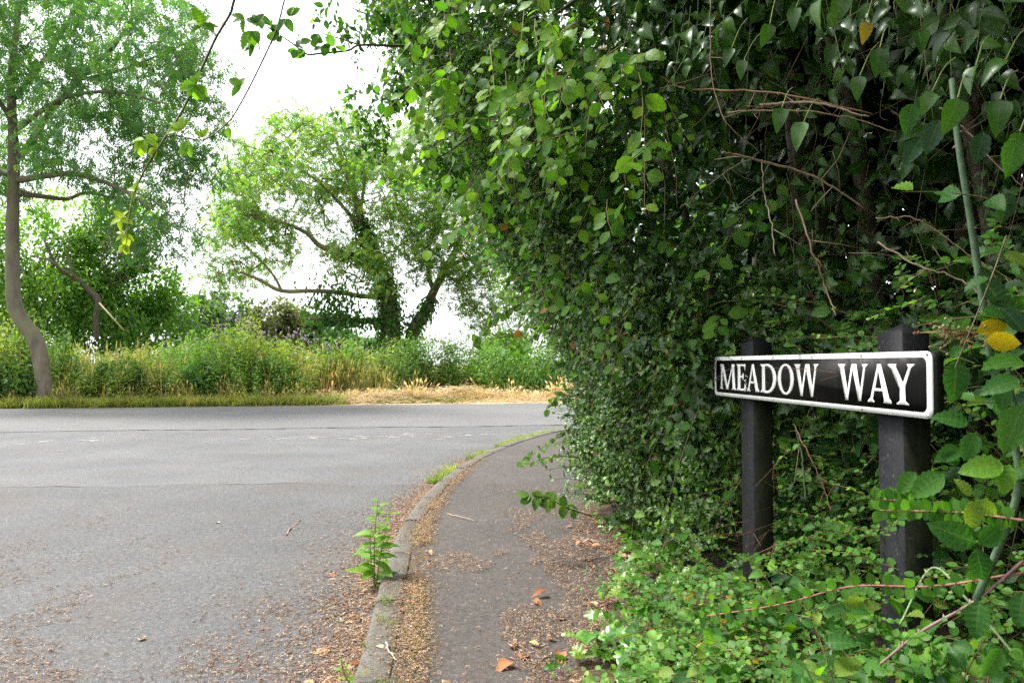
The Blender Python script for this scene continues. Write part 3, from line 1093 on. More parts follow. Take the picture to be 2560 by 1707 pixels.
# ---- the ash beside the road on the left
YL = 19.7
tr = thing('ash_tree', 'tall ash tree with bent bare grey brown trunk at the road verge', 'tree', P(116, 1020, YL))
kx = YL / F
trunk = limb_part(tr, [P(118, 1030, YL), P(108, 950, YL), P(103, 905, YL), P(86, 844, YL), P(57, 806, YL), P(38, 768, YL), P(32, 710, YL), P(31, 653, YL), P(31, 577, YL), P(33, 497, YL),
                       P(34, 421, YL), P(32, 325, YL), P(28, 191, YL), P(45, 38, YL), P(60, -150, YL)], [21 * kx, 19 * kx, 18.5 * kx, 18 * kx, 17 * kx, 16 * kx, 14 * kx, 12 * kx, 8 * kx, 5 * kx], M_ASH, 'trunk', 60, 14)
limbs = [trunk[25:]]
for pts, r in (([(38, 452, 0), (115, 440, -.3), (190, 436, -.6), (290, 467, -.9), (385, 525, -1.1)], [9, 3]),
               ([(38, 482, 0), (100, 490, .4), (168, 497, .9), (218, 482, 1.2), (300, 500, 1.6)], [8, 3]),
               ([(38, 400, 0), (75, 360, .2), (120, 290, .3), (200, 200, .2), (290, 110, 0), (345, 20, -.2)], [11, 3]),
               ([(34, 330, 0), (150, 250, -.8), (280, 230, -1.5), (420, 260, -2)], [7, 2]),
               ([(32, 250, 0), (110, 150, .8), (180, 40, 1.2), (230, -80, 1.5)], [7, 3]),
               ([(30, 440, 0), (-60, 400, .4), (-160, 330, .8)], [8, 3]),
               ([(30, 300, 0), (-50, 180, -.8), (-110, 60, -1.5)], [7, 3]),
               ([(290, 467, -.9), (380, 500, -1.0), (440, 560, -1.0), (455, 620, -1.0)], [3, 1.2]),
               ([(200, 200, .2), (320, 170, .5), (440, 120, .6), (510, 90, .6)], [4, 1.2])):
    limbs.append(limb_part(tr, [P(a, b_, YL + c) for a, b_, c in pts], [q * kx for q in r], M_ASH, 'branch', 20, 7))
seeds = np.concatenate([l[::2] for l in limbs])
ell = [EL(110, 110, YL, 190, 170, 3), EL(320, 190, YL, 160, 170, 2.5), EL(430, 70, YL, 100, 110, 2), EL(260, 390, YL, 170, 110, 2.5), EL(440, 300, YL, 100, 130, 2),
       EL(415, 520, YL, 75, 120, 1.4), EL(-90, 260, YL, 170, 260, 3), EL(150, -130, YL, 300, 130, 3), EL(505, 420, YL, 48, 45, .8, .8), EL(450, 630, YL, 40, 45, .8, .7),
       EL(490, 160, YL, 60, 60, 1.2), EL(340, 600, YL, 60, 60, 1.0)]
N, par, ends, n0 = grow(seeds, in_ellipsoids(ell, 950), 0.33)
V, Q = branch_mesh(N, par, n0, 0.006, 0.5, 0.06)
build('twigs', V, Q, M_ASH, tr)['kind'] = 'stuff'
GREENS = [(0.070, 0.165, 0.060), (0.085, 0.195, 0.062), (0.105, 0.215, 0.052), (0.066, 0.165, 0.080), (0.135, 0.235, 0.065)]
ls = Leaves(GREENS)
ash_leaves(ls, N[n0:][rng.random(len(N) - n0) < 0.75], 15500, 0.28, 0.7, spread=0.2)
ls.finish(tr, M_FAR, 0, 'crown')

# ---- the wide ivy-clad ash in the middle
YM = 30.0
km = YM / F
tr = thing('ash_tree', 'wide spreading ash tree with ivy clad trunks and a long low limb', 'tree', P(1000, 960, YM))
limbs = []
for nm_, pts, r in (('trunk', [(975, 960, 0), (975, 857, 0), (974, 786, 0), (962, 709, 0), (930, 633, 0), (905, 556, 0), (880, 470, .3), (850, 380, .6), (830, 320, .8)], [36, 33, 27, 20, 12, 7, 3]),
                    ('trunk', [(1015, 960, .5), (1030, 837, .4), (1061, 781, .3), (1087, 724, .2), (1117, 668, 0), (1148, 607, -.2), (1173, 536, -.4), (1190, 480, -.5), (1215, 400, -.8), (1230, 330, -1)], [26, 20, 14, 11, 8, 5, 1.5]),
                    ('branch', [(1086, 728, .2), (1072, 690, .2), (1069, 628, .2), (1041, 597, .5), (1010, 546, .8), (990, 505, 1), (987, 449, 1.2), (959, 367, 1.5), (955, 300, 1.7)], [9, 5, 2.5]),
                    ('branch', [(1069, 640, .2), (1077, 597, .1), (1102, 536, -.3), (1127, 480, -.6), (1150, 400, -1)], [9, 6, 3]),
                    ('branch', [(1117, 668, 0), (1128, 660, -.2), (1168, 648, -.8), (1230, 640, -1.5), (1300, 650, -2)], [8, 6, 3]),
                    ('branch', [(945, 742, 0), (900, 740, -.3), (857, 732, -.8), (786, 727, -1.5), (704, 727, -2.2), (650, 700, -2.6), (600, 680, -3)], [9, 8, 7, 6, 3]),
                    ('branch', [(704, 727, -2.2), (684, 689, -2.2), (640, 640, -2.2), (600, 600, -2.2)], [5, 3, 2]),
                    ('branch', [(960, 802, 0), (900, 801, -.4), (857, 798, -.9), (775, 796, -1.6)], [11, 9, 7, 5]),
                    ('branch', [(940, 655, 0), (867, 638, -.5), (801, 615, -1), (765, 582, -1.5), (704, 556, -2), (620, 540, -2.6)], [12, 9, 6, 3]),
                    ('branch', [(915, 590, 0), (860, 520, -.6), (790, 450, -1.2), (710, 400, -1.8)], [8, 5, 2]),
                    ('branch', [(900, 540, 0), (910, 450, .6), (900, 370, 1), (890, 310, 1.2)], [6, 4, 2]),
                    ('branch', [(860, 430, .4), (820, 370, .4), (790, 320, .4), (765, 265, .4)], [4, 2, 1]),
                    ('branch', [(1140, 620, -.2), (1135, 560, .4), (1140, 500, .9), (1175, 420, 1.3)], [5, 4, 2]),
                    ('branch', [(1120, 690, 0), (1160, 720, -.8), (1190, 770, -1.3), (1215, 830, -1.5)], [4, 2.5, 1])):
    limbs.append(limb_part(tr, [P(a, b_, YM + c) for a, b_, c in pts], [q * km * .78 for q in r], M_ASH2, nm_, 30, 9))
seeds = np.concatenate([l[6::2] for l in limbs])
ell = [EL(625, 600, YM - 1.5, 110, 100, 3), EL(690, 500, YM - 1, 140, 120, 3.2), EL(800, 400, YM, 150, 90, 3), EL(900, 350, YM, 120, 80, 2.5), EL(930, 470, YM, 120, 90, 3),
       EL(1080, 400, YM, 120, 100, 3), EL(1150, 530, YM - .5, 90, 110, 2.5), EL(965, 690, YM - 2.0, 110, 45, 1.2), EL(1195, 745, YM - 1.2, 80, 90, 1.4, 1.2), EL(575, 680, YM - 2.2, 60, 45, 1.5),
       EL(1290, 600, YM - 1.2, 90, 80, 2), EL(860, 580, YM, 60, 60, 1.5, .7), EL(770, 290, YM + .4, 35, 45, .6, .5), EL(1000, 580, YM + 1, 90, 70, 2, .5), EL(1250, 800, YM - 1, 80, 60, 1, 1.2), EL(590, 545, YM - 1.8, 60, 60, 1.6), EL(640, 420, YM - 1, 90, 70, 2), EL(740, 330, YM, 80, 50, 2), EL(1200, 430, YM, 110, 90, 2.5), EL(1260, 520, YM, 100, 90, 2.2), EL(1180, 640, YM, 90, 70, 2), EL(880, 640, YM - 2, 90, 50, 1.2), EL(1010, 600, YM - 1.5, 100, 80, 1.4), EL(1110, 630, YM - 1.5, 80, 90, 1.4), EL(1180, 700, YM - 1.2, 70, 60, 1.2), EL(1040, 500, YM - 1, 100, 80, 2)]
N, par, ends, n0 = grow(seeds, in_ellipsoids(ell, 2100, 0.4), 0.45, 0.2)
V, Q = branch_mesh(N, par, n0, 0.010, 0.48, 0.08)
build('twigs', V, Q, M_ASH2, tr)['kind'] = 'stuff'
ls = Leaves([(0.135, 0.240, 0.055), (0.115, 0.235, 0.058), (0.175, 0.255, 0.055), (0.090, 0.205, 0.060), (0.205, 0.250, 0.065)])
cand = N[n0:]
ash_leaves(ls, cand[rng.random(len(cand)) < 0.8], 21000, 0.31, 0.35, spread=0.24)
ls.finish(tr, M_FAR, 0, 'crown')
# ivy sleeve on the trunks
ls = Leaves([(0.034, 0.100, 0.026), (0.050, 0.135, 0.030), (0.068, 0.165, 0.034)])
for l, rr, n_ in ((limbs[0][:19], 0.55, 3600), (limbs[1][:9], 0.38, 1300), (limbs[7][:26], 0.22, 450), (limbs[8][:9], 0.25, 450)):
    k = rng.integers(0, len(l), n_)
    d = nrm(rng.normal(size=(n_, 3)))
    f = np.clip(1 - 0.5 * k / len(l), 0.3, 1)
    p = l[k] + d * (rr * f * rng.uniform(0.6, 1.35, n_))[:, None] + jit(n_, 0.1)
    ls.add('small', p, d * 0.5 + A(0, 0, -0.8) + jit(n_, 0.4), d + A(0, 0, .4) + jit(n_, .3), rng.uniform(0.13, 0.24, n_))
n_ = 900                                     # curtains of ivy hanging from the low limb
c = P(835, 770, YM - 1)
p = c + rng.normal(0, 1, (n_, 3)) * A(0.55, 0.3, 0.65)
ls.add('small', p, A(0, 0, -1) + jit(n_, .5), A(0, -1, .4) + jit(n_, .5), rng.uniform(0.12, 0.22, n_))
ls.finish(tr, M_FAR, 0, 'ivy')


def bushy(name, label, cat, ell, nleaf, size, pal, tpl='small', group=None, stems=10, base=None, nbr=90, mat=None, bark=None, shell=0.75, r=0.02, crown='crown'):
    cs = np.array([e[0] for e in ell])
    c = cs.mean(0)
    if base is None:
        base = A(c[0], c[1], -0.1)
    t = thing(name, label, cat, base, group)
    top = A(c[0], c[1], c[2])
    trunkp = limb_part(t, [base - A(0, 0, .1), base * 0.6 + top * 0.4 + jit(1, .1)[0], top], [r * 5, r * 3.4, r * 1.5], bark or M_DARKBARK, 'trunk', 12, 7)
    att = in_ellipsoids(ell, nbr, 0.5)
    N, par, ends, n0 = grow(trunkp, att, 0.5, 0.2)
    V, Q = branch_mesh(N, par, n0, r * 0.35, 0.5, r * 2)
    build('branches', V, Q, bark or M_DARKBARK, t)['kind'] = 'stuff'
    # leaf clumps round the branch ends plus an even cover
    L_ = Leaves(pal)
    n1 = int(nleaf * 0.7)
    k = rng.integers(0, len(att), n1)
    rad = np.array([e[1] for e in ell]).mean() * 0.2
    p = np.concatenate([att[k] + rng.normal(0, rad, (n1, 3)), in_ellipsoids(ell, nleaf - n1, shell)])
    n = len(p)
    d = nrm(p - c)
    cl = np.concatenate([k % len(pal), rng.integers(0, len(pal), nleaf - n1)])
    ci = np.where(rng.random(n) < 0.55, cl, rng.integers(0, len(pal), n))
    L_.add(tpl, p, d * 0.6 + A(0, 0, -0.35) + jit(n, .6), d * 0.6 + A(0, 0, .8) + jit(n, .45), size * rng.uniform(0.7, 1.3, n), ci)
    L_.finish(t, mat or M_FAR, 0, crown)
    return t


DKG = [(0.042, 0.115, 0.026), (0.055, 0.140, 0.030), (0.072, 0.165, 0.034), (0.034, 0.095, 0.026)]
MDG = [(0.070, 0.175, 0.030), (0.095, 0.205, 0.030), (0.120, 0.225, 0.034), (0.058, 0.15, 0.03)]
LTG = [(0.110, 0.235, 0.030), (0.14, 0.26, 0.036), (0.175, 0.275, 0.045), (0.09, 0.20, 0.03)]
FRG = [(0.050, 0.100, 0.042), (0.062, 0.118, 0.045), (0.075, 0.132, 0.046), (0.045, 0.085, 0.04)]
bushy('maple_tree', 'bright green leafy tree close behind the bent ash trunk', 'tree',
      [EL(60, 640, 26, 120, 90, 1.8), EL(190, 560, 27, 110, 90, 1.6), EL(120, 740, 26, 140, 80, 1.6), EL(-60, 640, 26, 100, 190, 2), EL(60, 830, 25.5, 150, 70, 1)], 13000, 0.17, LTG, 'small', 'trees behind the verge', r=.03, nbr=140)
bushy('elder_tree', 'light green tree between the bent ash and the dark thicket', 'tree',
      [EL(270, 640, 27.5, 95, 80, 1.5), EL(330, 560, 28, 70, 70, 1.2), EL(215, 740, 27, 70, 55, 1.2), EL(250, 830, 26.5, 110, 60, 1)], 10000, 0.16, LTG[:2] + MDG[:2], 'small', 'trees behind the verge', r=.03, nbr=120)
bushy('hawthorn_tree', 'dark green dense thicket tree left of the far tree line', 'tree',
      [EL(360, 730, 29, 95, 85, 1.6), EL(420, 765, 29.5, 65, 50, 1.4), EL(300, 790, 29, 80, 50, 1.2)  , EL(400, 840, 28.5, 130, 55, 1)], 9500, 0.17, MDG + LTG[:2], 'small', 'trees behind the verge', r=.035, nbr=140)
bushy('hawthorn_tree', 'shaded dark shrub directly behind the curved bare trunk', 'tree',
      [EL(150, 760, 28.5, 110, 60, 1.2), EL(200, 690, 29, 70, 60, 1.0)], 2200, 0.17, MDG, 'small', 'trees behind the verge', r=.03, nbr=60)
for k, (px, py, Y, rx, ry, pal, lab) in enumerate((
        (505, 800, 62, 60, 55, FRG, 'far rounded tree at the left end of the tree line'),
        (575, 785, 66, 70, 60, FRG, 'far pale green tree next to the brownish one'),
        (690, 800, 60, 62, 55, [(0.075, 0.085, 0.035), (0.06, 0.075, 0.03), (0.085, 0.10, 0.04)], 'far brownish green tree left of the ivy clad ash'),
        (752, 812, 64, 50, 45, FRG, 'far small bluish green tree beside the brownish one'),
        (835, 852, 75, 60, 28, FRG, 'far low dark bush under the long ash limb'),
        (905, 868, 80, 45, 20, DKG + FRG, 'far low hedge clump left of the ivy clad trunk'),
        (1265, 868, 50, 60, 40, MDG, 'far green tree between ash and roadside hedge'),
        (640, 845, 70, 60, 25, DKG, 'far dark shrub below the pale tree'))):
    bushy('field_tree', lab, 'tree', [EL(px, py, Y, rx, ry, rx * Y / F), EL(px - rx * .4, py + ry * .4, Y, rx * .6, ry * .6), EL(px + rx * .45, py + ry * .45, Y, rx * .6, ry * .55), EL(px, py + ry * .8, Y, rx, ry * .5)],
          3200, 0.012 * Y * 0.55, pal, 'small', 'far trees across the field', r=.05, nbr=70)
# leaning bare trunk and the pale dead pole lying against it
t = thing('leaning_tree', 'curved bare brown leaning trunk among the trees behind the verge', 'tree', P(239, 850, 25.5))
limb_part(t, [P(242, 850, 25.5), P(239, 795, 25.5), P(245, 752, 25.5), P(222, 726, 25.5), P(184, 691, 25.4), P(142, 664, 25.2), P(110, 600, 25.2)], [.08, .10, .11, .10, .07, .04], M_DARKBARK, 'trunk', 26, 8)
for pts in ([(184, 691, 25.4), (170, 640, 25.4), (175, 590, 25.4)], [(142, 664, 25.2), (120, 650, 25.0), (80, 640, 24.8)]):
    limb_part(t, [P(*q) for q in pts], [.06, .02], M_ASH, 'branch', 12, 6)
b_ = Bag()
for q in range(60):
    p0 = P(290 + rng.normal(0, 25), 640 + rng.normal(0, 30), 26)
    d = nrm(rng.normal(size=3) * A(1, .5, 1) + A(.3, 0, .4))
    b_.tube(smooth_path([p0, p0 + d * .4 + jit(1, .08)[0], p0 + d * rng.uniform(.7, 1.1) + jit(1, .12)[0]], 5), [.010, .005], 4)
b_.build('dead_twigs', M_ASH, t)['kind'] = 'stuff'
b_ = Bag(); b_.tube([P(248, 757, 24.6), P(310, 826, 24.0)], [.022, .02], 6, (.35, .30, .2))
tag(b_.build('dead_pole', M_DRY), 'thin pale straight dead stick slanting below the curved bare trunk', 'stick')

# ---- roadside bushes right of the meadow
bushy('nettle_bank', 'dark green bushy nettle bank behind the dry straw grass', 'bush',
      [EL(1010, 905, 24.2, 70, 60, .9), EL(1080, 900, 24.5, 70, 60, .9), EL(1150, 905, 24.5, 60, 55, .9)], 9000, 0.085, MDG + [(0.14, 0.165, 0.04)], 'small', 'bushes behind the straw grass', r=.012, nbr=120, mat=M_WEED, crown='foliage')
bushy('bramble_bank', 'mid green bramble bank behind straw grass beside the hedge', 'bush',
      [EL(1240, 920, 24.0, 70, 55, .9), EL(1330, 920, 24.5, 80, 60, 1.0), EL(1420, 900, 25, 80, 75, 1.0)], 8000, 0.10, MDG + LTG[:1], 'small', 'bushes behind the straw grass', r=.012, nbr=110, mat=M_WEED, crown='foliage')
bushy('sallow_tree', 'yellow green tree seen past the hedge edge', 'tree',
      [EL(1340, 700, 26, 90, 80, 1.2), EL(1400, 620, 26, 90, 90, 1.2), EL(1300, 640, 26.5, 55, 55, .9), EL(1400, 770, 26, 80, 80, 1.2)], 9000, 0.14, LTG + [(0.19, 0.24, 0.06)], 'small', None, r=.03, nbr=110, base=A(2.2, 26.2, -.1))

# ---- meadow strip behind the main road
def weed_tpl(seed, kind):
    r = np.random.default_rng(seed)
    b_ = Bag()
    V, T, rib = TPL['lance'] if kind == 'nettle' else TPL['small']
    bend = r.normal(0, .06, 2)
    P_ = lambda t: np.array([bend[0] * t * t, bend[1] * t * t, t])
    b_.tube([P_(0), P_(.5), P_(1)], [.008, .003], 3, (0.9, 0.85, 0.7))
    n = 22 if kind != 'grass' else 8
    for i in range(n):
        t = .12 + .86 * i / n
        a = i * 2.4 + r.uniform(-.4, .4)
        yd = np.array([math.cos(a), math.sin(a), r.uniform(-.5, .5)])
        X, Y, Z = frames(yd[None], np.array([[r.normal(0, .3), r.normal(0, .3), 1.]]))
        s_ = (.27 if kind == 'nettle' else .20) * (1 - .55 * t) * r.uniform(.7, 1.2)
        v = TPL['small'][0] * (A(.75, 1, 1) if kind == 'nettle' else A(1, 1, 1))
        W = P_(t) + s_ * (v[:, :1] * X + v[:, 1:2] * Y + v[:, 2:] * Z)
        b_.add(W, TPL['small'][1], np.ones(3) * r.uniform(.8, 1.25))
    return np.concatenate(b_.V), b_.Fs, np.concatenate(b_.C)


def grass_tpl(seed, n=14, head=True):
    r = np.random.default_rng(seed)
    V, T, C = [], [], []
    for i in range(n):
        a = r.uniform(0, 6.28); x, y = r.normal(0, .06, 2)
        h = r.uniform(.55, 1.0); ln = r.uniform(.05, .35)
        s_ = np.array([-math.sin(a), math.cos(a), 0]) * .007
        p0 = np.array([x, y, 0]); p1 = p0 + np.array([math.cos(a) * ln * .3, math.sin(a) * ln * .3, h * .6]); p2 = p0 + np.array([math.cos(a) * ln, math.sin(a) * ln, h])
        k = len(V)
        V += [p0 - s_, p0 + s_, p1 - s_ * .8, p1 + s_ * .8, p2]
        T += [(k, k + 1, k + 3), (k, k + 3, k + 2), (k + 2, k + 3, k + 4)]
        C += [r.uniform(.75, 1.2)] * 5
        if head and r.random() < .45:
            k = len(V)
            s2 = s_ * 2.6
            V += [p2 - (p2 - p1) * .35, p2 - (p2 - p1) * .1 + s2, p2 + (p2 - p1) * .15, p2 - (p2 - p1) * .1 - s2]
            T += [(k, k + 1, k + 2), (k, k + 2, k + 3)]
            C += [1.3] * 4
    return np.array(V), [np.array(T)], np.array(C)[:, None] * np.ones(3)


def scatter(name, tpls, pos, h, wd, pal, mat, label, lean=0.08, cat=None, parent=None, pick=None):
    pal = np.asarray(pal, float)
    pos = np.asarray(pos, float)
    n = len(pos)
    h = np.broadcast_to(h, (n,)); wd = np.broadcast_to(wd, (n,))
    which = rng.integers(0, len(tpls), n)
    ci = rng.integers(0, len(pal), n) if pick is None else pick
    bag = Bag()
    for q, (V, Fs, C) in enumerate(tpls):
        ix = np.nonzero(which == q)[0]
        if not len(ix):
            continue
        a = rng.uniform(0, 6.28, len(ix))
        ca, sa = np.cos(a)[:, None], np.sin(a)[:, None]
        x = (V[None, :, 0] * ca - V[None, :, 1] * sa) * wd[ix][:, None]
        y = (V[None, :, 0] * sa + V[None, :, 1] * ca) * wd[ix][:, None]
        z = V[None, :, 2] * h[ix][:, None]
        l = rng.normal(0, lean, (len(ix), 2))
        W = np.stack([x + l[:, :1] * z, y + l[:, 1:] * z, z], -1) + pos[ix][:, None]
        k = len(V)
        off = (np.arange(len(ix)) * k)[:, None, None]
        cc = pal[ci[ix]] * rng.uniform(.8, 1.2, (len(ix), 1))
        bag.add(W.reshape(-1, 3), [(f[None] + off).reshape(-1, f.shape[1]) for f in Fs], (cc[:, None] * C[None]).reshape(-1, 3))
    o = bag.build(name, mat, parent)
    o['kind'] = 'stuff'
    if parent is None:
        tag(o, label)
    return o


NETTLE = [weed_tpl(q, 'nettle') for q in range(4)]
HERB = [weed_tpl(q + 10, 'herb') for q in range(4)]
GRASS = [grass_tpl(q) for q in range(4)]
TURF = [grass_tpl(q + 20, 16, False) for q in range(3)]


def verge(n, x0, x1, q0, q1, pw=1.0):
    X = rng.uniform(x0, x1, n)
    q = q0 + (q1 - q0) * rng.random(n) ** pw
    return np.stack([X - .2 * q * 0, far_edge(X) + q, np.full(n, -0.11)], 1), q


p, q = verge(6500, -17, 1.5, .7, 5.5, .8)
keep = ~((p[:, 0] > -5.5) & (q < 2.0))
p, q = p[keep], q[keep]
hh = np.clip(.6 + .72 * q, .5, 1.95) * (1 + .42 * noise2(p[:, 0], p[:, 1], 1.1, 21) + .30 * noise2(p[:, 0], p[:, 1], 4.0, 22)) * rng.uniform(.65, 1.15, len(p))
px = 1280 + F * p[:, 0] / p[:, 1]
k = (px < 960 + rng.normal(0, 25, len(p))) | (q > 4.2)
p, q, px, hh = p[k], q[k], px[k], hh[k]
hh *= np.interp(px, [0, 150, 300, 450, 520, 590, 650, 720, 800, 900, 960], [.92, .74, .68, .72, .82, .98, .82, .76, .70, .62, .60])
sel = noise2(p[:, 0], p[:, 1], 1.1, 33)
pk = np.where(sel > .15, rng.integers(0, 3, len(p)), rng.integers(2, 6, len(p)))
scatter('tall_weeds', NETTLE + HERB, p, hh, .95, [(0.085, 0.195, 0.040), (0.110, 0.225, 0.040), (0.145, 0.245, 0.050), (0.19, 0.265, 0.055), (0.235, 0.265, 0.065), (0.17, 0.225, 0.05)], M_WEED,
        'tall green weeds and herbs filling the far verge', .16, pick=pk)
p, q = verge(1500, -17, 1.0, .3, 4)
keep = ~((p[:, 0] > -5.5) & (q < 1.6)) & (p[:, 0] < -3.4 + rng.normal(0, .4, len(p)))
p, q = p[keep], q[keep]
scatter('tall_grass', GRASS, p, np.clip(.4 + .42 * q, .3, 1.3) * rng.uniform(.7, 1.2, len(p)), .9,
        [(0.22, 0.22, 0.07), (0.28, 0.24, 0.10), (0.34, 0.27, 0.12), (0.16, 0.19, 0.05)], M_WEED, 'yellowing tall seeding grass among the weeds', .14)
p, q = verge(2600, -17, -4.5, 0.0, 1.3)
p2, q2 = verge(420, -16, -4.2, 1.6, 4.5)
scatter('seed_stalks', [grass_tpl(60 + k, 5, True) for k in range(3)], p2, rng.uniform(1.0, 1.9, len(p2)), .8, [(0.26, 0.27, 0.10), (0.34, 0.31, 0.14), (0.24, 0.20, 0.09)], M_WEED, 'thin wispy seed stalks rising above the verge weeds', .16)
scatter('verge_grass', TURF, p, rng.uniform(.12, .42, len(p)), 1.3, [(0.20, 0.25, 0.06), (0.25, 0.27, 0.08), (0.32, 0.29, 0.11), (0.15, 0.22, 0.05)], M_WEED, 'short green grass along the far road edge', .25)
# flattened straw
b_ = Bag()
n = 7000
X = rng.uniform(-6.6, 3.5, n)
q = rng.random(n) ** .8 * 1.9
hz = -.10 + .36 * np.clip(noise2(X, q * 2, 1.6, 41) + .25, 0, 1) * np.clip(q, 0, 1) + rng.random(n) * .10 * np.clip(q + .2, 0, 1)
p0 = np.stack([X, far_edge(X) + q, hz], 1)
a = rng.normal(0.15, .75, n) + np.where(rng.random(n) < .5, 0, math.pi)
L_ = rng.uniform(.18, .55, n)
d = np.stack([np.cos(a), np.sin(a) * .8, rng.normal(.12, .16, n)], 1) * L_[:, None]
V, Q = tubes(np.stack([p0, p0 + d * .5 + A(0, 0, .03), p0 + d], 1), np.broadcast_to([.006, .005, .002], (n, 3)), 3)
cs = np.array([(0.62, 0.48, 0.26), (0.72, 0.60, 0.36), (0.48, 0.34, 0.17), (0.70, 0.60, 0.40)])[rng.integers(0, 4, n)]
b_.add(V, Q, np.repeat(cs, 9, axis=0))
tag(b_.build('straw_grass', M_DRY), 'flattened pale straw dry grass along the far road edge', None, None, 'stuff')
p, q = verge(420, -6.5, 3.5, .7, 2.0)
scatter('straw_stalks', GRASS, p, rng.uniform(.2, .5, len(p)) * (1 + .6 * (noise2(p[:, 0], p[:, 1], 1.8, 44) > .35)), 1.6, [(0.52, 0.40, 0.20), (0.60, 0.48, 0.26), (0.42, 0.30, 0.14)], M_DRY, 'standing dry straw stalks behind the flattened straw', .35)
p, q = verge(240, -3.6, -1.2, .35, .95)
scatter('green_tufts', TURF, p, rng.uniform(.12, .26, len(p)), 1.3, [(0.13, 0.19, 0.04), (0.2, 0.22, 0.06)], M_WEED, 'green grass tufts growing through the flattened straw', .3)
x = np.linspace(-9, 5, 90)
V = np.concatenate([np.stack([x, far_edge(x) - .12 + .1 * np.sin(x * 3), np.full(90, -.052)], 1), np.stack([x, far_edge(x) + 2.4, np.full(90, -.05)], 1)])
j = np.arange(89)
M_STRAWG = plain_mat('straw_ground', (0.40, 0.31, 0.18), (0.60, 0.50, 0.32), 6, .95, .1)
tag(build('verge_ground', V, np.stack([j, j + 1, j + 91, j + 90], 1)[x[:-1] > -6.2], M_STRAWG), 'dry straw covered ground beside the far road edge', None, None, 'structure')

for px, py, Y, rx, ry, lab in ((305, 935, 20.6, 55, 42, 'dark leafy nettle clump right of the bent ash trunk foot'), (500, 945, 21.0, 50, 40, 'low dark leafy clump in the middle of the far verge'),
                               (20, 945, 19.6, 60, 48, 'dark leafy clump left of the bent ash trunk foot'), (690, 935, 21.6, 45, 42, 'bright leafy clump left of the straw grass end')):
    bushy('nettle_clump', lab, 'bush', [EL(px, py, Y, rx, ry, .5), EL(px - rx * .6, py + 25, Y, rx * .7, ry * .8, .4), EL(px + rx * .6, py + 20, Y, rx * .6, ry * .8, .4)], 2300, 0.09,
          MDG if 'bright' in lab else MDG[:2] + DKG[:3], 'small', 'leafy clumps in the far verge', r=.008, nbr=50, mat=M_WEED, crown='foliage')
p, q = verge(160, -14, -5, .8, 3.0)
scatter('dock_stalks', [grass_tpl(80 + k, 4, True) for k in range(3)], p, rng.uniform(.8, 1.5, len(p)), 1.2, [(0.30, 0.16, 0.06), (0.36, 0.22, 0.09), (0.40, 0.30, 0.10)], M_DRY, 'rusty brown dead stalks scattered through the far verge', .15)
# thistles with purple heads
M_PURPLE = plain_mat('thistle_purple', (0.36, 0.22, 0.38), (0.55, 0.38, 0.55), 40, .8, .2)
ORD = ['first', 'second', 'third', 'fourth', 'fifth', 'sixth', 'seventh', 'eighth', 'ninth', 'tenth', 'eleventh', 'twelfth', 'thirteenth', 'fourteenth']
THX = [548, 572, 600, 622, 655, 690, 722, 752, 785, 812, 838, 905, 470, 530]
for q, (px, top) in enumerate([(548, 828), (572, 812), (600, 806), (622, 822), (655, 846), (690, 842), (722, 836), (752, 845), (785, 850), (812, 862), (838, 872), (905, 880), (470, 850), (530, 852)]):
    Y = 22.8 + (q * 37 % 10) * .14
    tp = P(px, top - 16, Y)
    base = A(tp[0], Y, -.1)
    h = tp[2] - base[2]
    od = sorted(range(14), key=lambda k: THX[k]).index(q)
    t = thing('thistle_plant', ORD[od] + ' purple headed thistle in the far verge, counted from the bent ash trunk', 'thistle', base, 'thistles in the far verge')
    b_ = Bag(); Lv = Leaves([(0.085, 0.15, 0.05), (0.10, 0.17, 0.06)])
    top_p = base + A(0, 0, h)
    b_.tube(smooth_path([base, base + A(rng.normal(0, .05), 0, h * .5), top_p], 7), [.012, .006], 5, (.10, .15, .06))
    heads = [top_p]
    for k in range(7):
        z0 = base + A(0, 0, h * rng.uniform(.6, .9))
        e = top_p + A(rng.normal(0, .22), rng.normal(0, .15), -rng.uniform(.0, .35))
        b_.tube(smooth_path([z0, (z0 + e) / 2 + A(0, 0, -.03), e], 5), [.006, .004], 4, (.10, .15, .06))
        heads.append(e)
    b_.build('stem', M_WEED, t)
    n = 70
    zz = rng.uniform(.1, .92, n)
    a = rng.uniform(0, 6.28, n)
    Lv.add('lance', base + np.stack([0 * zz, 0 * zz, zz * h], 1), np.stack([np.cos(a), np.sin(a), rng.uniform(-.1, .6, n)], 1), A(0, 0, 1) + jit(n, .3), .26 * (1.1 - .6 * zz))
    Lv.finish(t, M_WEED, 0)
    for e in heads:
        hb = Bag()
        a = np.linspace(0, 6.28, 7, endpoint=False)
        s_ = rng.uniform(.8, 1.2)
        V = [e + s_ * A(r_ * math.cos(t_), r_ * math.sin(t_), z_) for r_, z_ in ((.012, -.02), (.02, .01), (.034, .04)) for t_ in a] + [e + A(0, 0, .04) * s_]
        j = np.arange(7); k = (j + 1) % 7
        hb.add(V, [np.concatenate([np.stack([j, k, k + 7, j + 7], 1), np.stack([j + 7, k + 7, k + 14, j + 14], 1)]), np.stack([j + 14, k + 14, np.full(7, 21)], 1)])
        hb.build('flower_head', M_PURPLE, t)
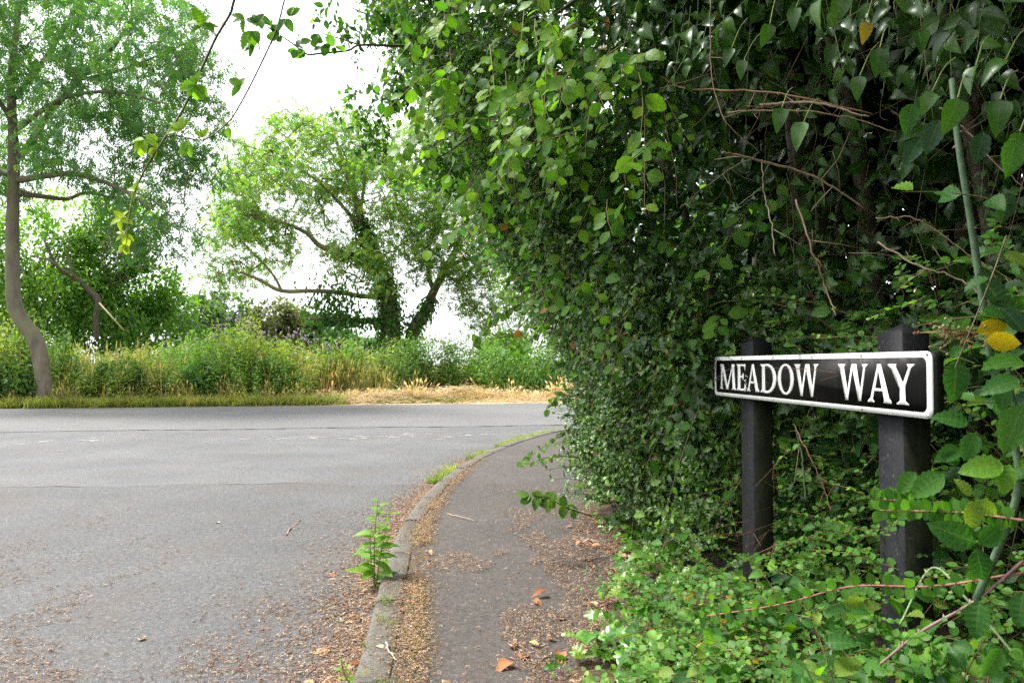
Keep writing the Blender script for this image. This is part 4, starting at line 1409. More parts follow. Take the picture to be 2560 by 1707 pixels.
#HEDGE
# ================================================================== the roadside hedge
HB = A((0.2, 0.92), (1.0, 1.02), (1.5, 1.16), (2.0, 1.24), (2.6, 1.20), (3.0, 1.08), (3.5, 0.86), (4.0, 0.74), (4.5, 0.62), (5.0, 0.56), (5.6, 0.58), (6.5, 0.70), (8, 0.98), (10, 1.45), (12, 2.2), (13.5, 3.4))
OV = A((0, 0.0), (0.3, -0.02), (0.8, 0.05), (1.0, 0.14), (1.5, 0.36), (2.05, 0.64), (2.6, 0.90), (3.3, 1.34), (4.0, 1.6), (5.5, 1.7))


def front(Y, z):
    sc_ = np.interp(Y, [0.5, 2.0, 3.2, 4.2, 7, 10], [0.72, 0.80, 0.85, 1.0, 1.0, 0.8])
    hol = 0.75 * np.clip(1 - ((Y - 2.4) / 0.95) ** 2, 0, 1) * np.clip(1 - ((z - 1.55) / 0.6) ** 2, 0, 1)
    return hol + np.interp(Y, HB[:, 0], HB[:, 1]) - np.interp(z, OV[:, 0], OV[:, 1]) * sc_ + 0.13 * noise2(Y * 1.0, z * 1.2, 2.3, 61) + 0.11 * np.clip(noise2(Y, z, 5.5, 62), -.2, 1) + .05 * noise2(Y, z, 13.0, 63)


def hedge_pts(n, y0, y1, z0, z1, depth=0.35, pw=1.6, dens=None):
    Y = y0 + (y1 - y0) * rng.random(n) ** pw
    z = rng.uniform(z0, z1, n)
    dp = rng.exponential(depth, n)
    p = np.stack([front(Y, z) + dp, Y, z], 1)
    if dens is not None:
        k = rng.random(n) < dens(p)
        p, dp = p[k], dp[k]
    return p, dp


OUT = A(-0.75, -0.35, 0.35)
# ---- holly
holly = thing('holly_bush', 'dense dark glossy holly bush beyond the sign, spilling over the footway', 'bush', (1.2, 4.2, 0))
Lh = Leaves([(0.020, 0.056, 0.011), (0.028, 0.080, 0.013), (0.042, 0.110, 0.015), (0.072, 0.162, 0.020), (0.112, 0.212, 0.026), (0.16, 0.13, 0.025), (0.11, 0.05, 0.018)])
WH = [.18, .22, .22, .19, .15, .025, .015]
tb = Bag()


def holly_dens(p):
    px, py, d = project(p)
    k = np.ones(len(p))
    k *= np.where((px > 1700) & (py < 780), 0.10, np.where((px > 1750) & (py < 1050), 0.4, 1.0))      # the open twiggy hollow behind the sign
    k *= np.where((px > 1560) & (px <= 1700) & (py < 600), 0.45, 1.0)
    k *= np.where(p[:, 2] > 2.3, 0.5, 1.0)
    return k * np.where(noise2(p[:, 1] * 1.4, p[:, 2] * 1.4, 4.5, 66) > -.16, 1.0, .12)


p, dp = hedge_pts(3900, 2.7, 6.6, 0.12, 3.0, 0.14, 1.0, holly_dens)
d = OUT + jit(len(p), .45)
d[:, 2] += np.where(p[:, 2] < .5, .2, -.1)
sprigs(Lh, tb, p, d, rng.uniform(.10, .28, len(p)), 7, .058, 'holly', 'spiral', .55, .12, A(-.5, -.35, .8), .5, .15, .0024, (.05, .06, .03), WH, np.clip(1 - dp / .3, 0.02, 1))
p, dp = hedge_pts(520, 2.9, 4.9, 0.15, 1.35, 0.03, 1.0)
p[:, 0] -= .04
d = OUT + A(0, 0, .2) + jit(len(p), .35)
sprigs(Lh, tb, p, d, rng.uniform(.10, .2, len(p)), 8, .046, 'holly', 'spiral', .6, .0, A(-.5, -.4, .8), .3, .05, .0022, (.07, .09, .04), [.05, .12, .2, .28, .32, .02, .01], 1.0)
p, dp = hedge_pts(150, 3.6, 6.6, 0.15, 2.2, 0.02, 1.0)          # longer shoots standing out of the face
d = OUT + A(-.2, -.2, .1) + jit(len(p), .45)
sprigs(Lh, tb, p, d, rng.uniform(.22, .42, len(p)), 9, .05, 'holly', 'spiral', .6, .05, A(-.5, -.4, .8), .3, .1, .0026, (.07, .09, .04), [.05, .15, .25, .28, .24, .02, .01], 1.0)
# deep inner foliage: big light-blocking leaves, darkest colours standing in for shade
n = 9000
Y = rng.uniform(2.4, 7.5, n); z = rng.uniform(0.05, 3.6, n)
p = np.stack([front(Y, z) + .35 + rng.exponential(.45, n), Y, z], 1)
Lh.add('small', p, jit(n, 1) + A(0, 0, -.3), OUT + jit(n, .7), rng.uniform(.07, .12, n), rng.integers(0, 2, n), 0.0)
tb.build('twigs', M_TWIG, holly)['kind'] = 'stuff'
for pts, r in (([(1.5, 4.3, -.05), (1.25, 4.2, .8), (1.0, 4.3, 1.7), (.7, 4.5, 2.6)], [.05, .03, .012]), ([(1.7, 3.4, 0), (1.55, 3.3, 1), (1.5, 3.4, 2.0), (1.3, 3.5, 3)], [.06, .04, .02]),
               ([(1.4, 5.2, 0), (.95, 5.1, .9), (.6, 5.2, 2.0), (0.1, 5.2, 3)], [.05, .03, .012]), ([(1.8, 2.9, 0), (1.75, 2.8, 1.2), (1.6, 2.9, 2.4)], [.05, .035, .02])):
    limb_part(holly, pts, r, M_DARKBARK, 'stem', 18, 8)
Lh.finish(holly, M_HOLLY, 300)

# ---- far stretch of hedge round the corner
hw = thing('hawthorn_hedge', 'mid green hedge stretch farther along the footway, beyond the holly', 'hedge', (1.4, 8, 0))
Lw = Leaves([(0.046, 0.135, 0.022), (0.068, 0.175, 0.024), (0.095, 0.210, 0.026), (0.030, 0.095, 0.020), (0.125, 0.235, 0.032)])
tb = Bag()
p, dp = hedge_pts(2600, 5.6, 12.5, 0.1, 3.6, 0.2, 1.1)
d = OUT * A(1, 1.6, 1) + jit(len(p), .5)
sprigs(Lw, tb, p, d, rng.uniform(.2, .4, len(p)), 9, .062, 'oval', 'spiral', .5, .25, A(-.4, -.4, .8), .45, .25, .003, (.06, .05, .03), None, np.clip(1 - dp / .4, .02, 1))
n = 9000
Y = rng.uniform(6, 13.4, n); z = rng.uniform(0.05, 4.2, n)
p = np.stack([front(Y, z) + .3 + rng.exponential(.5, n), Y, z], 1)
Lw.add('small', p, jit(n, 1) + A(0, 0, -.3), OUT + jit(n, .7), rng.uniform(.08, .14, n), rng.integers(0, 4, n), 0.0)
tb.build('twigs', M_TWIG, hw)['kind'] = 'stuff'
for q in range(7):
    y = 6.3 + q * .95
    x = float(np.interp(y, HB[:, 0], HB[:, 1])) + .7
    limb_part(hw, [(x, y, 0), (x - .1, y + .1, 1.2), (x - .3, y - .1, 2.4), (x - .6, y, 3.4)], [.045, .03, .012], M_DARKBARK, 'stem', 14, 6)
Lw.finish(hw, M_LEAF, 300)

# ---- tree overhanging the footway
elm = thing('elm_tree', 'elm tree with light green leaves arching high over the footway', 'tree', (1.9, 4.6, 0))
Le = Leaves([(0.090, 0.215, 0.018), (0.120, 0.255, 0.022), (0.150, 0.285, 0.026), (0.060, 0.165, 0.020), (0.19, 0.295, 0.034), (0.026, 0.090, 0.016)])
tb = Bag()
limb_part(elm, [(1.9, 4.6, -.1), (1.8, 4.6, 1.5), (1.6, 4.5, 3.0), (1.2, 4.4, 4.4), (.7, 4.2, 5.5)], [.14, .11, .09, .06, .03], M_DARKBARK, 'trunk', 24, 10)
for pts, r in (([(1.6, 4.5, 3.0), (.9, 4.3, 3.2), (.2, 4.1, 3.1), (-.4, 4.2, 2.9)], [.04, .02, .008]), ([(1.7, 4.5, 2.6), (1.1, 3.7, 2.9), (.5, 3.1, 2.6), (.15, 2.9, 2.3)], [.035, .018, .006]),
               ([(1.6, 4.5, 3.2), (.8, 4.8, 3.8), (0, 5.0, 3.7), (-.8, 5.0, 3.5)], [.04, .02, .008]), ([(1.75, 4.6, 2.2), (1.4, 3.4, 2.6), (1.0, 2.4, 2.5), (.8, 1.6, 2.3)], [.035, .02, .008]),
               ([(1.2, 4.4, 4.4), (.6, 3.4, 4.8), (.2, 2.2, 4.6), (0, 1, 4.4)], [.05, .03, .01]), ([(1.2, 4.4, 4.4), (2.0, 3.2, 4.8), (2.2, 1.5, 4.6), (2.2, 0, 4.4)], [.05, .03, .01])):
    limb_part(elm, pts, r, M_DARKBARK, 'branch', 16, 6)
# light soft leaves in front at the top
SOFT = [(1050, 60, 3.6), (1120, 140, 3.4), (1180, 60, 3.3), (1180, 230, 3.3), (1250, 180, 3.1), (1260, 290, 3.2), (1330, 100, 3.0), (1350, 230, 3.0), (1340, 340, 3.2), (1430, 150, 2.9), (1440, 280, 3.0),
        (1500, 60, 2.8), (1520, 200, 2.8), (1400, 30, 2.9), (1290, 20, 3.1), (1100, 230, 3.7), (1070, 300, 3.8), (1200, 380, 3.6), (1130, 20, 3.5), (1480, 370, 3.1), (1580, 110, 2.7), (1230, 450, 3.8)]
for px, py, Y in SOFT:
    n = 5
    p = P(px, py, Y) + jit(n, .10)
    d = A(-.35, -.45, -.75) + jit(n, .35)
    sprigs(Le, tb, p, d, rng.uniform(.18, .34, n), 6, .066, 'hazel', 'alt', .45, .45, A(-.5, -.75, .35), .4, .15, .0022, (.16, .11, .06), [.22, .27, .2, .16, .1, .05], 1.0)
# small dark leaves of the arching mass
p, dp = hedge_pts(2600, 3.0, 6.8, 1.9, 4.1, .22, 1.0)
px, py, dd = project(p)
p = p[(px < 1750) | (rng.random(len(p)) < .3)]
d = OUT + A(0, 0, -.6) + jit(len(p), .5)
sprigs(Le, tb, p, d, rng.uniform(.15, .3, len(p)), 8, .05, 'oval', 'spiral', .5, .35, A(-.5, -.4, .7), .4, .3, .0022, (.08, .06, .04), [.2, .16, .08, .26, .04, .26], .55)
# hanging dark tassels at the outer edge
for px, py, Y, n in ((925, 300, 4.4, 26), (935, 350, 4.4, 26), (900, 245, 4.4, 12), (1000, 190, 4.2, 30), (980, 210, 4.2, 20), (1090, 380, 4.3, 40), (1120, 420, 4.3, 40), (850, 30, 3.9, 12), (900, 60, 3.9, 14), (960, 20, 3.8, 40), (1010, 90, 4.0, 40)):
    p = P(px, py, Y) + jit(n, .055)
    sprigs(Le, tb, p, A(-.2, -.2, -.9) + jit(n, .5), rng.uniform(.08, .16, n), 5, .045, 'oval', 'spiral', .5, .4, A(-.4, -.6, .6), .5, .1, .0015, (.08, .06, .04), [.08, .06, .03, .33, .02, .48], .8)
for pts in ([(1050, 200, 4.2), (1000, 230, 4.3), (960, 285, 4.4), (930, 330, 4.4)], [(1200, 320, 4.2), (1150, 360, 4.3), (1090, 400, 4.3)], [(1010, 120, 4.0), (960, 60, 3.9), (880, 20, 3.9)]):
    limb_part(elm, [P(*q) for q in pts], [.012, .006, .003], M_DARKBARK, 'branch', 12, 5)
# horizontal twig reaching over the road
tw = [P(1010, 115, 3.5), P(982, 115, 3.4), P(900, 113, 3.3), P(870, 127, 3.3), P(800, 134, 3.2), P(770, 137, 3.2), P(745, 120, 3.2), P(715, 98, 3.2), P(685, 80, 3.2), P(650, 55, 3.2)]
limb_part(elm, tw, [.007, .005, .004, .003, .0015], M_DARKBARK, 'branch', 30, 5)
limb_part(elm, [P(900, 113, 3.3), P(850, 97, 3.3), P(810, 85, 3.3), P(790, 70, 3.3)], [.004, .0015], M_DARKBARK, 'branch', 12, 5)
for px, py, k in ((745, 122, 5), (760, 130, 4), (700, 90, 4), (675, 70, 5), (655, 55, 4), (830, 108, 4), (795, 82, 4), (815, 120, 3), (780, 95, 3)):
    c = P(px, py, 3.2)
    yd = A(-.2, -.3, -.7) + jit(k, .7)
    Le.add('hazel', c + jit(k, .012), yd, A(-.2, -.8, .3) + jit(k, .6), rng.uniform(.035, .055, k), rng.choice([0, 3, 3, 5], k))
# crown out of the frame overhead: shades the footway and the hedge
n = 60000
p = np.stack([rng.uniform(-2.6, 4.5, n), rng.uniform(-3.5, 8.5, n), rng.uniform(2.7, 5.6, n)], 1)
px, py, dd = project(p)
edge = -1.2 + .5 * noise2(p[:, 1], p[:, 2], 1.6, 71) + .5 * np.maximum(0, p[:, 1] - 1.0)
ok = ((dd < .2) | (py < -70) | (px > 1560 + 60 * noise2(p[:, 0], p[:, 1], 3, 5))) & (p[:, 0] > edge) & ((p[:, 2] > 3.3) | (p[:, 0] > .2) | (p[:, 1] < 1.6))
p = p[ok]
inf = (dd[ok] > .2) & (py[ok] > -70)
crown_in = p[inf]  # in-view crown leaves, recoloured dark with the light-blocking mass to deepen shade
p = p[~inf]
n = len(p)
Le.add('small', p, jit(n, 1) + A(0, 0, -.4), A(0, 0, 1) + jit(n, .5), rng.uniform(.12, .2, n), rng.integers(0, 6, n), 0.0)
tb.build('twigs', M_TWIG, elm)['kind'] = 'stuff'
Le.finish(elm, M_LEAF, 300, 'crown')

# ---- added dark leaf mass that blocks light behind the hedge
light_block = thing('light_block_foliage', 'deep dark evergreen mass closing the back of the hedge hollow', 'bush', (2.6, 4, 0))
Ll = Leaves([(0.008, 0.028, 0.008), (0.012, 0.038, 0.010), (0.016, 0.048, 0.011)])  # near-black greens put the hollow's shade into the leaf colour
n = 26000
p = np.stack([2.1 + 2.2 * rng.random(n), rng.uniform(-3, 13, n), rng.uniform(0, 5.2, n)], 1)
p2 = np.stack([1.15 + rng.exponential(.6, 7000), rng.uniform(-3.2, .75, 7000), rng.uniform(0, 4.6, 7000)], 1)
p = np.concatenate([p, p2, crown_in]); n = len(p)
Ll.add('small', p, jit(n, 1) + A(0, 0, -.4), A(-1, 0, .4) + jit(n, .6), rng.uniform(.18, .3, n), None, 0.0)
for y in (1.2, 2.4, 3.7, 5.2, 7.0):
    limb_part(light_block, [(2.3, y, 0), (2.2, y + .1, 1.4), (2.3, y, 2.8), (2.5, y + .1, 4)], [.06, .045, .02], M_DARKBARK, 'stem', 14, 7)
Ll.finish(light_block, M_LIGHT_BLOCK, 0)

# ---- ivy hanging in the dark hollow, upper right
ivy = thing('ivy_vine', 'dark glossy ivy with large leaves hanging into the hollow above the sign', 'ivy', (1.7, 2.3, 0))
Li = Leaves([(0.019, 0.055, 0.011), (0.027, 0.078, 0.013), (0.038, 0.105, 0.016), (0.056, 0.142, 0.021), (0.28, 0.18, 0.03)])
tb = Bag()
p, dp = hedge_pts(230, 1.5, 3.2, 1.75, 2.7, .2, 1.0)
d = A(-.35, -.3, -.9) + jit(len(p), .35)
sprigs(Li, tb, p, d, rng.uniform(.15, .35, len(p)), 5, .062, 'ivy_plain', 'alt', .4, .6, A(-.7, -.6, .3), .35, .1, .002, (.10, .12, .05), [.24, .3, .28, .17, .01], np.clip(1 - dp / .35, .02, 1))
# lobed ivy over the middle of the hedge
p, dp = hedge_pts(330, 2.4, 4.0, .75, 1.5, .08, 1.0)
d = A(-.5, -.4, .2) + jit(len(p), .5)
sprigs(Li, tb, p, d, rng.uniform(.1, .22, len(p)), 3, .062, 'ivy', 'alt', .3, .5, A(-.7, -.6, .3), .35, .1, .0018, (.12, .13, .05), [.14, .28, .34, .23, .01], .8)
for px, py, Y, yd, s_, ci in ((2395, 245, 1.25, (-.35, 0, -1), .085, 3), (2500, 250, 1.25, (-.2, 0, -1), .082, 2), (2440, 165, 1.3, (-.5, -.1, -.8), .07, 2), (2330, 230, 1.35, (-.4, 0, -.9), .06, 3), (2515, 150, 1.3, (-.6, 0, -.5), .075, 2),
                              (2050, 0, 1.7, (-.25, 0, -1), .09, 3), (2110, -10, 1.7, (-.35, 0, -1), .095, 3), (1990, 20, 1.8, (-.3, 0, -1), .075, 2), (1925, 60, 1.9, (-.35, .1, -1), .08, 2), (1955, 270, 1.9, (-.2, 0, -1), .085, 2), (2010, 305, 1.9, (-.5, 0, -1), .1, 3),
                              (2150, 190, 1.6, (-.2, 0, -1), .07, 2), (2200, 120, 1.55, (0, 0, -1), .08, 1), (1860, 150, 2.0, (-.5, 0, -1), .07, 2), (1830, 120, 2.0, (-.5, 0, -.9), .07, 1), (2165, 55, 1.6, (.05, 0, -1), .062, 4), (2550, 330, 1.2, (-.2, 0, -1), .1, 3)):
    a = P(px, py, Y)
    Li.add('ivy_plain', a, A(*yd) + jit(1, .08)[0], A(-.55, -.85, .35) + jit(1, .55)[0], s_ * .68, ci, 1.5)
    e = P(px + rng.uniform(20, 60), py - rng.uniform(40, 110), Y + .08)
    V, Q = tubes(smooth_path([a, (a + e) / 2 + A(0, 0, .012), e], 6)[None], np.full((1, 6), .0016), 4)
    tb.add(V, Q, (.16, .20, .06))
tb.build('stems', M_TWIG, ivy)['kind'] = 'stuff'
Li.finish(ivy, M_IVY, 300)

# ---- bare canes and dead twigs crossing the hollow
CANES = [([(1650, 190, 2.9), (1720, 222, 2.7), (1940, 232, 2.3), (2180, 285, 2.1)], .004, (.26, .13, .06), 'reddish brown bare cane crossing the upper hollow'),
         ([(1900, 262, 2.5), (2040, 258, 2.3), (2175, 292, 2.15)], .0052, (.30, .22, .15), 'thick pale brown bare cane beside the reddish one'),
         ([(1820, 282, 2.4), (1950, 276, 2.3), (2090, 286, 2.2), (2240, 330, 2.1)], .003, (.28, .19, .10), 'thin pale arching dead stem below the paired canes'),
         ([(1805, 383, 2.3), (1860, 392, 2.3), (2030, 440, 2.25), (2160, 520, 2.2)], .0046, (.24, .16, .10), 'short thick brown broken branch in the hollow centre'),
         ([(1776, 0, 2.4), (1780, 190, 2.35), (1815, 300, 2.3), (1900, 383, 2.3)], .0026, (.26, .18, .10), 'long thin dangling tan vine curving to the right'),
         ([(1905, 400, 2.4), (1912, 490, 2.4), (1930, 560, 2.35), (1938, 640, 2.3)], .0034, (.24, .19, .15), 'greyish upright twig in the middle of the hollow'),
         ([(1990, 500, 2.3), (2030, 620, 2.2), (2065, 720, 2.2), (2090, 790, 2.15)], .0040, (.22, .14, .09), 'brown slanting stem rising behind the sign'),
         ([(2195, 605, 1.9), (2300, 665, 1.8), (2400, 700, 1.75), (2480, 760, 1.7)], .0028, (.30, .22, .14), 'tan straight twig slanting over the near post'),
         ([(2190, 545, 1.9), (2290, 548, 1.85), (2400, 620, 1.8), (2500, 700, 1.75)], .0022, (.28, .17, .10), 'curved thin dead twig above the near post'),
         ([(1660, 260, 2.9), (1668, 330, 2.85), (1690, 430, 2.8), (1692, 520, 2.8)], .0026, (.18, .13, .08), 'fine hanging root like stem by the holly'),
         ([(1700, 520, 2.8), (1760, 470, 2.7), (1830, 420, 2.6), (1890, 390, 2.5)], .0026, (.2, .15, .08), 'fine slanting twig joining the broken branch'),
         ([(2350, 270, 1.9), (2420, 330, 1.8), (2480, 400, 1.75), (2560, 470, 1.7)], .003, (.2, .14, .09), 'brown twig behind the large ivy leaves'),
         ([(1985, 1060, 2.6), (2020, 1130, 2.5), (2060, 1220, 2.45), (2078, 1275, 2.4)], .003, (.25, .12, .06), 'reddish bare stem under the sign between the posts'),
         ([(1990, 1070, 2.7), (2005, 1140, 2.65), (2015, 1250, 2.6)], .005, (.09, .15, .08), 'thick green bramble stem under the sign')]
for pts, r, c, lab in CANES:
    b_ = Bag()
    pp = smooth_path([P(*q) for q in pts], 26)
    pp[1:-1] += rng.normal(0, .0016, (24, 3))
    c = tuple(A(*c) * .62)
    r = r * .8
    b_.tube(pp, [r, r * .9, r * .6], 6, c)
    for k in range(5):
        i = rng.integers(3, 22)
        e = pp[i] + rng.normal(0, .06, 3)
        b_.tube([pp[i], (pp[i] + e) / 2 + jit(1, .006)[0], e], [r * .5, r * .25], 4, c)
    tag(b_.build('bare_cane', M_TWIG, None, True), lab, 'twig', 'bare canes in the hollow behind the sign')
b_ = Bag()
for q in range(240):
    Y = rng.uniform(1.7, 3.3); z = rng.uniform(.85, 2.2)
    p0 = A(float(front(A(Y), A(z))[0]) + rng.uniform(.12, .75), Y, z)
    d = nrm(rng.normal(size=3) * A(.5, 1, .8))
    L_ = rng.uniform(.15, .6)
    b_.tube(smooth_path([p0, p0 + d * L_ * .5 + jit(1, .03)[0], p0 + d * L_ + jit(1, .06)[0]], 6), [rng.uniform(.001, .003), .0008], 4, A(.20, .13, .08) * rng.uniform(.5, 1.3))
tag(b_.build('dead_undergrowth', M_TWIG), 'tangle of fine dead brown twigs inside the hedge hollow', None, None, 'stuff')

# ---- bramble on the right edge
br = thing('bramble_bush', 'bramble with thick thorny green canes and large serrated leaves at the right edge', 'bramble', (1.3, 1.4, 0))
Lb = Leaves([(0.034, 0.110, 0.026), (0.048, 0.145, 0.030), (0.068, 0.185, 0.030), (0.125, 0.270, 0.030), (0.48, 0.33, 0.02), (0.17, 0.255, 0.045), (0.035, 0.085, 0.04)])
for pts, r, c in (([(2440, 1500, 1.55), (2540, 1250, 1.5), (2535, 1100, 1.5), (2480, 900, 1.45), (2455, 740, 1.45), (2425, 540, 1.45), (2395, 350, 1.45), (2380, 200, 1.5)], .0072, (.075, .125, .070)),
                  ([(2570, 1150, 1.4), (2545, 1060, 1.4), (2525, 950, 1.4), (2510, 850, 1.4)], .0042, (.08, .13, .075)),
                  ([(2540, 1640, 1.6), (2420, 1500, 1.7), (2330, 1420, 1.8), (2250, 1560, 1.75)], .003, (.16, .22, .10)),
                  ([(2560, 1400, 1.5), (2440, 1500, 1.55), (2300, 1580, 1.6), (2200, 1660, 1.6)], .0034, (.20, .12, .12))):
    pp = smooth_path([P(*q) for q in pts], 40)
    b_ = Bag()
    b_.tube(pp, [r, r * .95, r * .8], 8, c)
    o = b_.build('cane', M_TWIG, br, True)
    th_ = Bag()
    for k in range(26):                      # thorns
        i = rng.integers(1, 38)
        dr = nrm(rng.normal(size=3)); tg = nrm(pp[i + 1] - pp[i]); dr = nrm(dr - tg * (dr @ tg)); sd = np.cross(dr, tg)
        th_.add([pp[i] + dr * r * .8 - tg * .003, pp[i] + dr * r * .8 + tg * .003, pp[i] + dr * r * .8 + sd * .0015, pp[i] + dr * (r + .006) - tg * .002], np.array([[0, 1, 3], [1, 2, 3], [2, 0, 3]]), (.25, .16, .12))
    o2 = th_.build('thorns', M_TWIG, o); o2['kind'] = 'stuff'
    o2.matrix_parent_inverse = Matrix.Identity(4)
BL = [  # px, py of the leaf base, depth, direction in the picture (right, up), length in photo px, colour
    (2500, 760, 1.35, (-.6, .9), 105, 6), (2470, 750, 1.35, (.9, -.2), 110, 6), (2560, 830, 1.3, (-.5, .8), 90, 6), (2560, 905, 1.25, (-1, .05), 120, 2), (2550, 950, 1.3, (-.9, -.2), 110, 1), (2560, 1010, 1.3, (-.5, -1), 150, 2),
    (2510, 960, 1.4, (-.2, -1), 80, 1), (2430, 965, 1.5, (-1, -.1), 110, 0), (2420, 1060, 1.5, (-1, .35), 95, 1), (2400, 1120, 1.5, (-1, -.4), 80, 1), (2440, 1080, 1.45, (-.4, -1), 90, 1), (2510, 1165, 1.4, (-1, -.05), 118, 3), (2545, 1170, 1.4, (1, .3), 90, 3), (2525, 1160, 1.4, (-.3, -.9), 90, 3),
    (2440, 830, 1.4, (.9, .25), 100, 4), (2460, 850, 1.35, (1, -.1), 110, 4), (2360, 1185, 1.5, (-.9, -.6), 110, 2), (2290, 1180, 1.55, (-.8, -.9), 80, 2), (2400, 1150, 1.5, (-.8, .2), 70, 1),
    (2440, 1355, 1.5, (-1, .35), 135, 1), (2445, 1360, 1.5, (.9, .6), 100, 1), (2440, 1370, 1.5, (.2, -1), 100, 0), (2430, 1250, 1.5, (-.1, -1), 90, 5), (2440, 1250, 1.5, (.8, -.6), 70, 5), (2425, 1240, 1.5, (-.4, .7), 60, 5),
    (2450, 1500, 1.5, (-.3, -.95), 110, 1), (2560, 1480, 1.45, (-.4, -1), 100, 1), (2500, 1620, 1.4, (-.5, -.7), 90, 2), (2390, 900, 1.45, (-.1, -1), 120, 0), (2520, 880, 1.4, (-.9, -.8), 90, 0),
    (2460, 330, 1.5, (-.3, -1), 90, 6), (2350, 300, 1.5, (-.5, -1), 100, 6), (2520, 480, 1.4, (-.2, -1), 90, 6), (2540, 345, 1.15, (-.3, -1), 110, 2), (2300, 350, 1.6, (-.6, -.7), 90, 6), (2280, 260, 1.6, (-.3, -1), 90, 1)]
for px, py, Y, (dx, dz), ln, ci in BL:
    a = P(px, py, Y)
    Lb.add('oval' if ci == 4 else 'bramble', a, A(dx, rng.uniform(-.3, .1), dz), A(-.35, -.9, .5) + jit(1, .22)[0], ln * .86 * Y / F, ci, 2.0)
tb = Bag()
# bramble sprays behind and beside the sign
p, dp = hedge_pts(170, 1.2, 3.1, .12, 1.3, .1, 1.0)
keep = p[:, 1] > 1.25
p = p[keep]
d = A(-.5, -.4, .3) + jit(len(p), .5)
sprigs(Lb, tb, p, d, rng.uniform(.12, .3, len(p)), 4, .062, 'bramble', 'alt', .4, .2, A(-.5, -.7, .6), .35, .15, .002, (.14, .12, .06), [.24, .3, .22, .1, .01, .05, .08], .9)
n = 95
Y = rng.uniform(1.35, 3.0, n)
p = np.stack([rng.uniform(.45, 1.5, n) * np.interp(Y, [1.3, 3], [.8, 1]), Y, rng.uniform(.05, .38, n)], 1)
sprigs(Lb, tb, p, A(-.4, -.3, .5) + jit(n, .5), rng.uniform(.1, .25, n), 4, .058, 'bramble', 'alt', .4, .15, A(-.4, -.5, .8), .35, .15, .002, (.18, .10, .06), [.1, .22, .34, .18, .015, .125, .02], 1.1)
n = 70
Y = rng.uniform(1.45, 2.0, n)
p = np.stack([Y * rng.uniform(.40, .60, n), Y, rng.uniform(.10, .34, n)], 1)
sprigs(Lb, tb, p, A(-.3, -.25, .7) + jit(n, .5), rng.uniform(.12, .26, n), 5, .056, 'bramble', 'alt', .4, .15, A(-.4, -.6, .7), .4, .2, .002, (.18, .10, .06), [.14, .28, .32, .12, .01, .11, .02], 1.1)
n = 26
Y = rng.uniform(2.3, 2.7, n)
p = np.stack([Y * rng.uniform(.27, .36, n), Y, rng.uniform(.06, .2, n)], 1)
sprigs(Lb, tb, p, A(-.3, -.25, .7) + jit(n, .5), rng.uniform(.12, .26, n), 5, .05, 'bramble', 'alt', .4, .15, A(-.4, -.6, .7), .4, .2, .002, (.18, .10, .06), [.14, .28, .32, .12, .01, .11, .02], 1.1)
tb.build('stems', M_TWIG, br)['kind'] = 'stuff'
Lb.finish(br, M_LEAF, 300)
for o in list(br.children):
    if o.name.startswith('leaf') and o.data and abs(o.data.attributes['col'].data[0].color[0] - .48) < .01:
        o['label'] = 'yellow dying bramble leaf'
fb = Bag()                                    # dried flower cluster
c0 = P(2400, 835, 1.4)
for q in range(46):
    e = c0 + rng.normal(0, 1, 3) * A(.026, .02, .014)
    k = 6
    a = np.linspace(0, 6.28, k, endpoint=False)
    r_ = rng.uniform(.0025, .0045)
    V = [e + A(r_ * math.cos(t_), r_ * math.sin(t_), 0) for t_ in a] + [e + A(0, 0, r_), e - A(0, 0, r_)]
    j = np.arange(k); kk = (j + 1) % k
    fb.add(V, np.concatenate([np.stack([j, kk, np.full(k, k)], 1), np.stack([kk, j, np.full(k, k + 1)], 1)]), np.array([(.24, .10, .06), (.34, .2, .12), (.40, .30, .2), (.2, .26, .1)])[rng.integers(0, 4)])
    fb.tube([c0 + A(.03, .01, .0), (c0 + e) / 2 + jit(1, .004)[0], e], [.0008, .0006], 3, (.36, .28, .14))
o = fb.build('dried_flowers', M_DRY, br); o['kind'] = 'stuff'; o['label'] = 'brown dried bramble flower cluster'

# ---- snowberry in front of and behind the posts
SNOW = [(0.066, 0.180, 0.028), (0.082, 0.215, 0.032), (0.105, 0.250, 0.036), (0.050, 0.145, 0.026), (0.19, 0.31, 0.04)]


def snow(name, label, cnt, fy, seed_fn, dirv, loc, size=.026, L=(.25, .55), nodes=11, parts=300):
    t = thing(name, label, 'shrub', loc, 'snowberry shrubs around the sign')
    Ls = Leaves(SNOW)
    tb_ = Bag()
    p = seed_fn(cnt)
    d = dirv + jit(cnt, .5)
    d[:, 2] = np.abs(d[:, 2]) * .6 + .05
    sprigs(Ls, tb_, p, d, rng.uniform(L[0], L[1], cnt), nodes, size, 'round', 'opp', .45, .05, A(-.35, -.45, .85), .28, .35, .0016, (.20, .10, .06), [.28, .3, .2, .17, .05], 1.0, taper=.45, stalk=.08)
    tb_.build('stems', M_TWIG, t)['kind'] = 'stuff'
    return t, Ls


def low_right(n):
    Y = rng.uniform(1.35, 3.2, n)
    x = np.interp(Y, [1.3, 2, 3.2], [.62, .55, .62]) + rng.random(n) ** 1.1 * np.interp(Y, [1.3, 3.2], [.75, 1.0])
    z = rng.uniform(.02, .12, n) + np.clip((x - .5), 0, 1) * rng.uniform(.0, .62, n)
    return np.stack([x, Y, z], 1)


